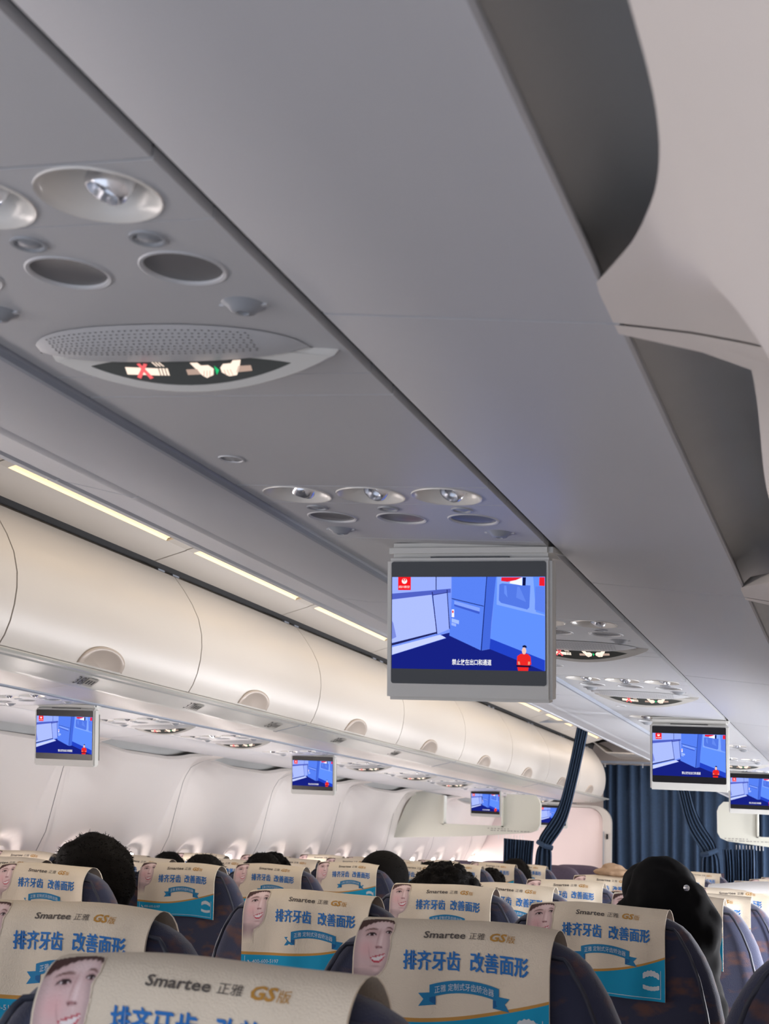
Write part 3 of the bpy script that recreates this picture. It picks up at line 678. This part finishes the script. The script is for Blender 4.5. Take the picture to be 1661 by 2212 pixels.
def make_cover(var):
    m = MB(); NU = 40; us = [i/(NU-1) for i in range(NU)]
    ls = [-.062, -.05, -.038, -.026, -.013, 0, .011, L0]
    def cv(l): return lambda u: l
    rows = [[l]*NU for l in ls]
    nb = 14
    for j in range(1, nb+1): rows.append([L0+CH*gcurve(u)*j/nb for u in us])
    rows.append([L0+CH*(gcurve(u)+.035-.012*u) for u in us]); nb2 = 8; g0 = rows[-1]
    for j in range(1, nb2+1): rows.append([lerp(g0[i], L0+CH, j/nb2) for i in range(NU)])
    def P(i, j): return surf((us[i]-.5)*CW, rows[j][i], .0062, var)
    n0 = len(ls)+nb-1
    def block(a, b, mt): m.grid(lambda i, j: P(i, a+j), NU, b-a+1, mt)
    block(0, n0, CREAM); block(n0, n0+1, GOLD); block(n0+1, len(rows)-1, CYAN)
    # hem turned back at both sides and the lower edge
    for sx in (0, NU-1):
        m.grid(lambda i, j: (lambda p: (p[0], p[1]+(.0, .004)[i], p[2]))(P(sx, j)), 2, len(rows), CREAM)
    # printed layers
    def layer(vs, fs, mt, o): m.add([surf((u-.5)*CW, L0+v*CH, .0062+o, var) for u, v in vs], fs, mt)
    def txt(body, u0, u1, vbot, hv, mt, o=.0006, **k):
        vs, fs = text_box(body, u0, u1, hv, **k); layer([(x, vbot-y) for x, y in vs], fs, mt, o)
    txt('Smartee', .355, .565, .135, .060, TXK, bold=.02); txt('正雅', .585, .665, .135, .058, TXK); txt('GS', .69, .772, .140, .072, TXG, bold=.03, shear=.15); txt('版', .775, .815, .140, .062, TXG)
    for du, dv, oo in ((0, 0, .0006), (.0035, .002, .0008), (-.0015, -.003, .0009)):
        txt('排齐牙齿', .265+du, .55+du, .365+dv, .135, TXB, oo); txt('改善面形', .605+du, .895+du, .365+dv, .135, TXB, oo)
    def arc(u): return .470+.055*((u-.575)/.20)**2
    K = 16; vs = []
    for i in range(K+1): u = .40+.35*i/K; vs += [(u, arc(u)-.035), (u, arc(u)+.062)]
    layer(vs, [(2*i, 2*i+1, 2*i+3, 2*i+2) for i in range(K)], RIB_, .0008)
    for sg in (-1, 1):
        c_ = .575+sg*.175; e = lambda d: c_+sg*d
        layer([(e(-.03), arc(c_)+.02), (e(.055), arc(c_)+.030), (e(.03), arc(c_)+.075), (e(.055), arc(c_)+.130), (e(-.03), arc(c_)+.115)], [(0, 1, 2, 3, 4)], RIB_, .0005)
        layer([(e(0), arc(c_)+.055), (e(-.03), arc(c_)+.055), (e(-.03), arc(c_)+.118), (e(0), arc(c_)+.09)], [(0, 1, 2, 3)], RIBD, .0007)
    vs, fs = text_box('正雅 定制式牙齿矫治器', .425, .725, .055); layer([(x, arc(x)+.042-y) for x, y in vs], fs, TXW, .0011)
    txt('400-600-5197', .085, .30, .855, .042, TXW)
    layer([(.050, .815), (.058, .812), (.066, .835), (.078, .848), (.074, .858), (.058, .848)], [(0, 1, 2, 3, 4, 5)], TXW, .0006)
    for v in (.915, .94): layer([(.05, v), (.70, v), (.70, v+.008), (.05, v+.008)], [(0, 1, 2, 3)], TXW, .0006) if False else None
    for (ua, ub, va, vb) in ((.968, .971, .66, .968), (.028, .031, .76, .968)):
        layer([(ua, lerp(va, vb, i/12)) for i in range(13)]+[(ub, lerp(va, vb, i/12)) for i in range(13)], [(i, i+1, i+14, i+13) for i in range(12)], TXW, .0006)
    layer([(i/24*.94+.03, .965) for i in range(25)]+[(i/24*.94+.03, .971) for i in range(25)], [(i, i+1, i+26, i+25) for i in range(24)], TXW, .0006)
    for v0, ph in ((.735, 0), (.85, 1)):
        K = 10; vs = []
        for i in range(K+1):
            t = i/K; u = .845+.115*t; b_ = (-.035*math.sin(math.pi*t) if ph == 0 else .018*math.sin(math.pi*t)); th = .018+(.022 if ph == 0 else .010)*(1 if i % 2 else .55)
            vs += [(u, v0+b_-th), (u, v0+b_+th*.8)]
        layer(vs, [(2*i, 2*i+1, 2*i+3, 2*i+2) for i in range(K)], TXW, .0007)
    me = m.mesh('headrest_cover', True, 50, recalc=False)
    # portrait mesh
    NA, NB = 56, 96; A1, B1 = 1.04, 1.46; V_ = []; FS = []; C_ = []
    for j in range(NB):
        for i in range(NA):
            a, b = A1*i/(NA-1), -.04+(B1+.04)*j/(NB-1); u = .008+a*.185; v = .03+b*.465
            V_.append(surf((u-.5)*CW, L0+(v-.075)*CH, .0067, var)); C_.append((*s2l(facecol(a, b)), 1))
    FS = [(j*NA+i, j*NA+i+1, (j+1)*NA+i+1, (j+1)*NA+i) for j in range(NB-1) for i in range(NA-1)]
    # drop the cells that only show plain cloth
    base = s2l((232, 219, 197)); keep = [f_ for f_ in FS if any(sum(abs(C_[k][q]-base[q]) for q in range(3)) > .004 for k in f_)]
    pm = bpy.data.meshes.new('printed_portrait'); pm.from_pydata(V_, [], keep); pm.materials.append(PRT)
    at_ = pm.color_attributes.new('Col', 'FLOAT_COLOR', 'POINT')
    for k, c in enumerate(C_): at_.data[k].color = c
    pm.shade_smooth()
    return me, pm
covers = [make_cover(v) for v in range(4)]
back_me = make_back().mesh('backrest', True, 60)
m = MB(); K = 90; pts = []
for q in range(K+1):     # piping along the rear outline of the shell
    t = q/K; s = .55*abs(1-2*t)**1.6+.006; sg = -1 if t < .5 else 1; w_ = wout(s)*(.90 if s > .02 else .9*min(1, abs(1-2*t)*5+.05)); y = -dhalf(s)*.93+s*SLOPE
    pts.append((sg*w_, y-.002, TOPZ-s-.35*min(w_, .13)**2+.001))
m.tube(pts, .003, PIPE, 6); pipe_me = m.mesh('piping', True, 60)
m = MB(); m.box((-.215, .13, .37), (.215, .58, .47), SEAT); cush_me = bevel(m.mesh('cushion', False), .03, 3)
m = MB(); m.box((-.026, .10, .60), (.026, .52, .635), ARM); m.box((-.02, .12, .36), (.02, .16, .60), ARM); arm_me = bevel(m.mesh('armrest', False), .008, 2)
m = MB(); m.box((-.20, .16, .33), (.20, .20, .37), ARM); m.box((-.20, .48, .33), (.20, .52, .37), ARM)
for x in (-.17, .17): m.box((x-.018, .16, 0), (x+.018, .20, .34), ARM); m.box((x-.018, .48, 0), (x+.018, .52, .34), ARM)
leg_me = m.mesh('base_frame', False)
m = MB(); m.box((-.19, -.046-.0+.03, .66), (.19, -.012+.03, .88), ARM); tray_me = bevel(m.mesh('tray_table', False), .01, 2)
def seat(x, y, dz, rz, tilt, label, group, cover=True, var=0, mtl=None):
    r_ = root('passenger_seat', (x, y, -ZO+dz), label=label, cat='seat', group=group); r_.rotation_euler = (tilt, 0, rz)
    link('backrest', back_me, r_); link('piping', pipe_me, r_); link('cushion', cush_me, r_); link('armrest', arm_me, r_, (-.237, 0, 0)); link('base_frame', leg_me, r_)
    link('tray_table', tray_me, r_)
    if cover:
        c_ = link('headrest_cover', covers[var % 4][0], r_); link('printed_portrait', covers[var % 4][1], c_)
    return r_
cols = {
 'M': ('near middle column', [(-.462, 1.012), (-.480, 1.785), (-.462, 2.67), (-.435, 3.43), (-.43, 4.14), (-.43, 4.92), (-.43, 5.7), (-.43, 6.5), (-.43, 7.3), (-.43, 8.1), (-.43, 8.9)]),
 'C': ('near aisle column', [(-.955, .92), (-.962, 1.70), (-.985, 2.64), (-.960, 3.44), (-.935, 4.02), (-.93, 4.75), (-.93, 5.55), (-.95, 6.4), (-.95, 7.2), (-.95, 8.0), (-.95, 8.8)]),
 'W': ('near window column', [(.075-.15, .98+0), (-.06, 2.6), (-.04, 3.4), (-.03, 4.2), (-.03, 5.0)]),
 'D': ('far aisle column', [(-1.95, 2.54), (-1.945, 3.32), (-1.95, 4.075), (-1.95, 4.77), (-1.95, 5.58), (-1.95, 6.45), (-1.95, 7.2), (-1.95, 7.95), (-1.95, 8.75)]),
 'E': ('far middle column', [(-2.42, 3.1), (-2.42, 3.90), (-2.42, 4.70), (-2.42, 5.42), (-2.42, 6.18), (-2.42, 6.95), (-2.42, 7.75), (-2.42, 8.5)]),
 'F': ('far window column', [(-2.88, 3.1), (-2.87, 3.9), (-2.87, 4.70), (-2.87, 5.42), (-2.87, 6.18), (-2.87, 6.95), (-2.87, 7.75), (-2.87, 8.5)])}
for key, (desc, lst) in cols.items():
    for i, (x, y) in enumerate(lst):
        if key == 'W':
            if i == 0: x, y = .03, 1.76
            if i: continue
        rz = random.uniform(-.02, .02); tl = random.uniform(-.02, .02); dz = random.uniform(-.006, .006)
        if key == 'M' and i < 3: rz = (-.02, -.03, -.05)[i]; dz = (0, 0, 0)[i]
        if key == 'C' and i == 2: rz = .0
        seat(x, y, dz+(.012 if key == 'W' else 0), rz, tl, f'navy seat with printed headrest cover, {ordn[i]} from the camera in the {desc}', 'passenger seats', True, i+ord(key))
# wider mauve seats of the section beyond the dividers
for i, (x, y) in enumerate([(-2.62, 9.9), (-2.05, 9.9), (-2.62, 10.9), (-2.05, 10.9), (-.88, 9.9), (-.35, 9.9)]):
    r_ = root('passenger_seat', (x, y, -ZO-.0), label=f'mauve uncovered seat beyond the cabin divider, {["near left", "near aisle side", "far left", "far aisle side", "right of aisle", "far right"][i]} one', cat='seat', group='mauve seats beyond the divider')
    if i == 0: pm_ = back_me.copy(); pm_.materials[0] = PURP; cm_ = cush_me.copy(); cm_.materials[0] = PURP
    b = link('backrest', pm_, r_); b.scale = (1.15, 1.3, 1.0); link('cushion', cm_, r_); link('base_frame', leg_me, r_)

# ------------------------------------------------------------------ passengers
def eval_mesh(me, mods, name):
    o = link('tmp', me)
    for t, kw in mods:
        md = o.modifiers.new('m', t)
        for k, v in kw.items(): setattr(md, k, v)
    dg = bpy.context.evaluated_depsgraph_get(); r = bpy.data.meshes.new_from_object(o.evaluated_get(dg)); bpy.data.objects.remove(o); r.name = name; return r
def blob(ells, voxel, amp, freq, mt, name, smooth=True, spikes=0, spl=.02):
    m = MB()
    for (c_, r_, rot) in ells:
        bm = bmesh.new(); bmesh.ops.create_icosphere(bm, subdivisions=3, radius=1); Mx = Matrix.Translation(c_) @ Matrix.Rotation(rot, 4, 'Y') @ Matrix.Diagonal((*r_, 1))
        vs = [Mx @ v.co for v in bm.verts]; m.add(vs, [tuple(v.index for v in f_.verts) for f_ in bm.faces], mt); bm.free()
    me = eval_mesh(m.mesh(name, False), [('REMESH', dict(mode='VOXEL', voxel_size=voxel)), ('SMOOTH', dict(iterations=4, factor=.5))], name)
    me.materials.clear(); me.materials.append(mt)
    for v in me.vertices:
        n_ = v.normal; k = noise.noise(v.co*freq)+.5*noise.noise(v.co*freq*2.3); v.co += n_*amp*k
    if spikes:
        vs = [v.co.copy() for v in me.vertices]; ns = [v.normal.copy() for v in me.vertices]; mb = MB(); mb.add(vs, [tuple(p.vertices) for p in me.polygons], mt)
        rnd = random.Random(spikes); idx = [i for i, v in enumerate(vs) if ns[i].z > -.2]
        for _ in range(spikes):
            i = rnd.choice(idx); p, n_ = vs[i], ns[i]; d = (n_+Vector((rnd.uniform(-1.3, 1.3), rnd.uniform(-1.6, .6), rnd.uniform(-1.2, .3)))).normalized(); t = d.cross(Vector((0, 1, .1))).normalized()*.0009
            l = spl*rnd.uniform(.4, 1); e2 = p+d*l+Vector((0, 0, -l*.25)); b0 = p-n_*.004; md_ = p+d*l*.5
            mb.add([b0-t, b0+t, md_-t*.6, md_+t*.6, e2], [(0, 1, 3, 2), (2, 3, 4)], mt)
        me = mb.mesh(name, True, 70, recalc=False)
    else: me.shade_smooth()
    return me
def body_mesh():
    m_ = bpy.data.meshes.new('b')
    J = [(0, .30, .52), (0, .26, .66), (0, .24, .82), (0, .24, .93), (0, .25, 1.0), (0, .26, 1.06), (0, .265, 1.12),     # 0-6 spine, neck, head
         (.15, .24, .93), (.185, .28, .72), (.13, .46, .60), (.07, .52, .60),                                          # 7-10 right arm
         (-.15, .24, .93), (-.185, .28, .72), (-.13, .46, .60), (-.07, .52, .60),
         (.10, .34, .53), (.12, .66, .54), (.12, .68, .14), (.12, .78, .05), (-.10, .34, .53), (-.12, .66, .54), (-.12, .68, .14), (-.12, .78, .05)]
    Ed = [(0, 1), (1, 2), (2, 3), (3, 4), (4, 5), (5, 6), (3, 7), (7, 8), (8, 9), (9, 10), (3, 11), (11, 12), (12, 13), (13, 14), (0, 15), (15, 16), (16, 17), (17, 18), (0, 19), (19, 20), (20, 21), (21, 22)]
    rad = [.15, .135, .14, .11, .055, .06, .080, .065, .05, .038, .03, .065, .05, .038, .03, .085, .065, .045, .035, .085, .065, .045, .035]
    m_.from_pydata(J, Ed, []); o = link('tmp', m_); o.modifiers.new('s', 'SKIN')
    sk = m_.skin_vertices[0].data
    for i, r_ in enumerate(rad): sk[i].radius = (r_, r_*(.8 if i < 4 else 1)); sk[i].use_root = (i == 0)
    sb = o.modifiers.new('u', 'SUBSURF'); sb.levels = 2; sb.render_levels = 2
    dg = bpy.context.evaluated_depsgraph_get(); me = bpy.data.meshes.new_from_object(o.evaluated_get(dg)); bpy.data.objects.remove(o); me.name = 'body'
    # head, nose, ears and hands join the same surface by remeshing
    mb = MB(); mb.add([v.co for v in me.vertices], [tuple(p.vertices) for p in me.polygons], SHIRT)
    def ell(c_, r_):
        bm = bmesh.new(); bmesh.ops.create_icosphere(bm, subdivisions=3, radius=1); mb.add([(c_[0]+v.co.x*r_[0], c_[1]+v.co.y*r_[1], c_[2]+v.co.z*r_[2]) for v in bm.verts], [tuple(v.index for v in f_.verts) for f_ in bm.faces], SHIRT); bm.free()
    ell((0, .275, 1.125), (.074, .092, .10)); ell((0, .30, 1.075), (.055, .07, .055)); ell((0, .372, 1.115), (.012, .016, .022))
    for sg in (-1, 1):
        ell((sg*.076, .265, 1.115), (.010, .020, .030)); ell((sg*.04, .56, .60), (.038, .05, .018))
        for f_ in range(4): mb.tube([(sg*(.02+.016*f_), .58, .602), (sg*(.015+.016*f_), .625-.006*f_, .600), (sg*(.012+.016*f_), .655-.01*f_, .585)], [.0085, .008, .007], SHIRT, 6)
        mb.tube([(sg*.07, .55, .605), (sg*.088, .585, .603), (sg*.09, .61, .598)], [.010, .009, .008], SHIRT, 6)
    me2 = eval_mesh(mb.mesh('b', False), [('REMESH', dict(mode='VOXEL', voxel_size=.007)), ('SMOOTH', dict(iterations=2, factor=.5))], 'body')
    me2.materials.clear(); me2.materials.append(SHIRT); me2.materials.append(SKIN)
    for p in me2.polygons:
        c_ = p.center; p.material_index = 1 if (c_.z > 1.005 or (c_.y > .50 and abs(c_.x) < .10 and c_.z > .565)) else 0
    me2.shade_smooth(); return me2
body_me = body_mesh()
HB = (0, .262, 1.148)
hairs = {
 'short': blob([(HB, (.088, .104, .098), 0), ((0, .235, 1.10), (.080, .075, .08), 0)], .008, .006, 22, HAIR, 'hair', spikes=900, spl=.015),
 'full': blob([(HB, (.098, .112, .104), 0), ((.03, .24, 1.12), (.085, .09, .10), .2), ((-.03, .24, 1.10), (.085, .09, .10), -.2)], .008, .008, 18, HAIR, 'hair', spikes=1300, spl=.013),
 'curly': blob([(HB, (.096, .108, .10), 0), ((0, .235, 1.09), (.09, .08, .09), 0)], .006, .016, 42, HAIR, 'hair', spikes=1200, spl=.014),
 'bob': blob([(HB, (.094, .108, .098), 0), ((0, .225, 1.06), (.095, .075, .11), 0)], .008, .003, 12, HAIR, 'hair', spikes=150, spl=.012)}
def person(x, y, ztop, kind, label, s=1.0, rz=0, group='seated passengers seen from behind'):
    # seated; HB top at about 1.246 above the floor for scale 1
    r_ = root('person', (x, y, -ZO+(ztop+ZO-1.250*1)), label=label, cat='person', group=group); r_.rotation_euler = (0, 0, rz)
    b = link('body', body_me, r_); h = link('hair', hairs[kind], r_)
    if s != 1.0:
        # scale the hair about the head centre
        h.scale = (s, s, s); h.location = tuple(c_*(1-s) for c_ in HB)
    return r_
person(-1.975, 3.32, -.024, 'full', 'passenger with thick dark hair rising high above the leftmost aisle seat, largest head at left', 1.10)
person(-1.995, 4.06, -.050, 'short', 'passenger with tousled black hair behind the second headrest cover across the aisle', .90)
person(-2.36, 4.72, -.047, 'short', 'passenger whose rumpled hair top shows just right behind the tousled one', .8, .3)
person(-2.085, 4.76, -.046, 'short', 'passenger with short black hair above the third headrest across the aisle', .92)
person(-2.32, 5.42, -.042, 'curly', 'passenger whose hair edge shows just behind the third short-haired head', .8)
person(-1.845, 5.42, -.038, 'bob', 'passenger with a smooth rounded black bob left of the centre of the seat rows', 1.12)
person(-1.03, 3.42, -.044, 'curly', 'passenger with broad dark curly hair above the headrest in the centre of the seat rows', 1.0)
person(-1.95, 6.45, -.076, 'curly', 'passenger whose low dark hair shows left above the broad curly head', .95)
person(-1.86, 7.25, -.085, 'curly', 'passenger with curly hair right of the broad curly head, in front of a far cover', .8)
person(-1.90, 7.98, -.058, 'short', 'passenger with black hair under the pleated blue curtain at the aisle', 1.05)
person(-2.42, 3.92, -.078, 'short', 'passenger barely showing behind the largest head at left', .8)
person(-.83, 4.90, -.098, 'bob', 'passenger whose small round hair top peeks beside the black hooded one', .75)
# passenger in a bulky black hood in the seat ahead of the third near cover
r_ = root('person', (-.400, 2.70, -ZO-.03), label='passenger in a bulky black hooded coat and cap filling the view at lower right', cat='person', group='seated passengers seen from behind')
link('body', body_me, r_)
hood = blob([((.020, .24, 1.182), (.072, .10, .100), -.15), ((.035, .22, 1.09), (.090, .095, .15), .25), ((-.005, .22, 1.05), (.085, .09, .13), 0), ((.072, .20, .95), (.074, .085, .15), 0), ((-.01, .235, 1.13), (.074, .08, .085), 0)], .010, .012, 14, JKT, 'hood')
link('hood', hood, r_)
cap = blob([((-.028, .33, 1.212), (.052, .080, .054), -.2), ((-.022, .33, 1.15), (.054, .078, .08), 0)], .008, .003, 20, JKT, 'cap'); link('cap', cap, r_)
m = MB(); m.lathe([(.006, 0), (.006, .003), (.004, .005), (0, .006)], (0, 0, 0), SILV, 12); sm = m.mesh('stud'); sm.transform(Matrix.Rotation(R(90), 4, 'X')); link('metal_stud', sm, r_, (.070, .152, 1.222))

# small soft things on the headrests
me = blob([((0, 0, 0), (.085, .05, .016), 0), ((-.005, 0, .015), (.045, .035, .017), .1), ((.05, 0, -.002), (.05, .04, .010), .3)], .004, .003, 30, TAN, 'folded_hat')
o = link('folded_hat', me, None, (-.905, 5.57, -.071+ZO)); tag(o, 'tan peaked hat lying on a headrest left of the black hooded passenger', 'hat')
m = MB()
def WB(i, j):
    x = -.30+.60*i/24; t = j/16; th = -1.3+2.7*t; return (x, .075*math.sin(th)+.004*math.sin(x*20), .05*math.cos(th)-.045+.006*math.sin(x*9+1)-.25*max(0, -x-.16)**1.5)
m.grid(WB, 25, 17, WHT); me = m.mesh('white_sheet', True, 80)
o = link('white_sheet', me, None, (-.205, 4.98, -.072+ZO)); tag(o, 'white sheet draped over seat tops at the right edge of the photo', 'sheet')

# ------------------------------------------------------------------ divider panels and curtains
def divider(side):
    r_ = root('cabin_divider', (mx(-.5, side), 9.45, .2), label=('cream hanging divider panel with a rectangular cut-out, across the aisle' if side < 0 else 'cream hanging divider panel at the right edge above the near seats'), cat='divider', group='cabin dividers')
    o_ = [(-.905, .28), (-.893, .310), (-.865, .338), (-.68, .338), (-.68, .325), (-.665, .315), (-.655, .135), (-.27, .135), (-.26, .315), (-.10, .338), (-.06, .335), (.0, .24), (.05, .12), (.09, .03), (-.45, .062), (-.84, .10), (-.885, .118), (-.903, .15)]
    pts = [((mx(x, side)-mx(-.5, side)), z-.2) for x, z in o_]
    me = plate(pts, [], .035, DIV, 'panel'); me.transform(Matrix.Rotation(R(90), 4, 'X')); link('panel', bevel(me, .005, 2, 60), r_)
    m = MB(); sg = side; a, b_ = sorted((mx(-.663, side)-mx(-.5, side), mx(-.262, side)-mx(-.5, side)))
    m.box((a, -.06, -.073), (b_, .0, -.066), DIV); m.box((a, -.06, -.073), (a+.008, 0, .115), DIV); m.box((b_-.008, -.06, -.073), (b_, 0, .115), DIV); put('cutout_rim', m, r_)
    m = MB(); rnd = random.Random(3); x = mx(-.83, side)-mx(-.5, side)
    for row, (z0, n_) in enumerate(((-.086, 7), (-.098, 12))):
        for q in range(n_):
            w_ = rnd.uniform(.008, .02); xx = min(mx(-.86, side), mx(-.56, side))-mx(-.5, side)+.02*row+q*.022
            m.add([(xx, -.0362, z0), (xx+w_, -.0362, z0), (xx+w_, -.0362, z0+.006), (xx, -.0362, z0+.006)], [(0, 1, 2, 3)], INKG)
    put('small_print', m, r_, smooth=False)
    # folded down curtain header hooks
    m = MB()
    for q in range(9): xx = mx(-.79+.02*q, side)-mx(-.5, side); m.box((xx-.0015, -.02, -.148), (xx+.0015, -.016, -.12), WHT)
    put('hook', m, r_)
for s_ in (-1, 1): divider(s_)

def pleat_sheet(left, right, n_pl, amp, mt, nr=24, name='c', y=0, wob=.3, per=10):
    """cloth between two edge polylines (x,z), pleated in y"""
    m = MB(); NU = n_pl*per+1
    def pl(P, t):
        t *= len(P)-1; i = min(int(t), len(P)-2); u = t-i; p0 = P[max(i-1, 0)]; p1 = P[i]; p2 = P[i+1]; p3 = P[min(i+2, len(P)-1)]
        def cr_(a, b, c_, d): return .5*((2*b)+(-a+c_)*u+(2*a-5*b+4*c_-d)*u*u+(-a+3*b-3*c_+d)*u**3)
        return (cr_(p0[0], p1[0], p2[0], p3[0]), cr_(p0[1], p1[1], p2[1], p3[1]))
    def P(i, j):
        u = i/(NU-1); t = j/nr; a, b_ = pl(left, t), pl(right, t)
        w_ = u*n_pl*2*math.pi; s_ = math.sin(w_+wob*math.sin(t*5+i*.05)); s_ = math.copysign(abs(s_)**.7, s_)
        ux = u+.25*math.sin(w_*.37+1)/n_pl*.5
        return (lerp(a[0], b_[0], ux), y+amp*s_*(.8+.3*math.sin(u*17)), lerp(a[1], b_[1], u))
    m.grid(P, NU, nr+1, mt); return m
# tied-back aisle curtain on each side
for side in (-1, 1):
    r_ = root('tied_curtain', (mx(-.95, side), 9.38, .3), label='dark navy curtain tied back in a bunch beside the divider '+('across the aisle' if side < 0 else 'of the near seats'), cat='curtain', group='tied-back aisle curtains')
    def T(P): return [((x if side < 0 else 2*XC-x)-mx(-.95, side), z-.3) for x, z in P]
    Lp, Rp = [(-1.78, .796), (-1.847, .454), (-1.906, .247), (-2.008, .083), (-2.01, .02)], [(-1.701, .785), (-1.774, .427), (-1.838, .18), (-1.925, .035), (-1.95, .0)]
    m = pleat_sheet(T(Lp), T(Rp), 5, .016, NAVY, 30); put('gathered_length', m, r_, ang=70)
    Ls, Rs = [(-2.0, .035), (-2.035, -.03), (-2.045, -.3), (-2.05, -.9)], [(-1.945, .03), (-1.925, -.03), (-1.925, -.3), (-1.90, -.9)]
    m = pleat_sheet(T(Ls), T(Rs), 4, .02, NAVY, 20); put('skirt', m, r_, ang=70)
    m = MB(); a = T([(-2.02, .045)])[0]; b_ = T([(-1.925, .01)])[0]; m.tube([(a[0], -.0, a[1]), ((a[0]+b_[0])/2, -.028, (a[1]+b_[1])/2-.006), (b_[0], 0, b_[1])], .016, NAVY, 8); put('tie_band', m, r_)
    m = pleat_sheet(T([(-2.25, .058), (-2.25, -.16), (-2.24, -.9)]), T([(-2.05, .050), (-2.06, -.16), (-2.05, -.9)]), 11, .022, NAVY, 10, y=.02); put('pleated_panel', m, r_, ang=70)
    m = MB(); xa = mx(-.95, side); m.box((-.4 if side > 0 else -.35, -.012, .497), (.35 if side < 0 else .4, .012, .512), TRIMB)
m = MB(); m.box((-2.05, 9.37, .800), (-.87, 9.395, .815), TRIMB); o = put('curtain_rail', m, (0) or None); tag(o, 'grey ceiling rail carrying the tied-back aisle curtains', 'curtain rail')
# closed curtain at the front of the cabin
r_ = root('front_curtain', (-1.45, 11.9, .7), label='closed dark navy pleated curtain across the front of the aisle', cat='curtain')
m = pleat_sheet([(-.60, -.01), (-.58, -1.9)], [(.85, -.01), (.85, -1.9)], 17, .028, NAVY, 14, wob=.5, per=12); put('pleated_cloth', m, r_, ang=70)
m = MB(); m.box((-.62, -.02, .0), (.86, .02, .018), TRIMB)
for q in range(14): m.box((-.58+.1*q, -.008, -.03), (-.57+.1*q, .008, 0), WHT)
put('rail', m, r_)
m = MB(); m.ext([(-2.2, .90), (-2.05, .83), (-1.95, .755), (-1.46, .745), (-.97, .755), (-.87, .83), (-.72, .9)], 11.5, 12.2, PLW, .01, 1); tag(put('trim_9', m), kind='structure')
# front partition with rounded corner beside the curtain
r_ = root('front_partition', (-2.45, 11.8, -.4), label='pale pinkish front partition wall with a rounded upper corner left of the navy curtain', cat='partition')
def rc(x1, z1, rad, k=8): return [(x1-rad+rad*math.cos(R(90*i/k)), z1-rad+rad*math.sin(R(90*i/k))) for i in range(k+1)]
pts = [(-.60, -.85), (.435, -.85)]+rc(.435, .735, .11)+[(-.60, .745)]
PART = mat('partition_laminate', (.80, .68, .66), .5)
me = plate(pts, [], .04, PART, 'panel'); me.transform(Matrix.Rotation(R(90), 4, 'X')); link('panel', me, r_)
pts2 = [(.440, -.85), (.505, -.85)]+rc(.505, .755, .13)+[(-.6, .765), (-.6, .748)]+rc(.440, .740, .11)[::-1]
me = plate(pts2, [], .07, PLW, 'edge_frame'); me.transform(Matrix.Rotation(R(90), 4, 'X')); link('edge_frame', me, r_)
m = MB(); m.box((.47, -.08, .50), (.485, -.07, .54), BLK); m.box((.447, -.078, -.85), (.452, -.0715, .56), TRIMB); put('latch', m, r_)
m = MB(); m.box((-.06, -.01, -.02), (.06, .01, .02), PLW); g = MB(); g.box((-.05, -.013, -.013), (.05, -.010, .013), GREEN)
r_ = root('exit_sign', (-2.14, 11.6, .40), label='tiny green exit sign under the end of the far lockers', cat='sign'); put('housing', m, r_); put('lit_face', g, r_)
# rounded end cap of the far locker row
r_ = root('locker_end_cap', (-2.1, 11.5, .42), label='rounded cream end cap closing the far locker row by the curtain', cat='end cap')
m = MB(); NP = 9
def EC(i, j):
    x, z = DOOR[j]; t = i/10; yy = .34*math.sin(t*math.pi/2); k = math.cos(t*math.pi/2); return (lerp(-2.45, x, k)+2.1, yy, z-.42)
m.grid(EC, 11, len(DOOR), PLW); put('cap', m, r_, ang=70)
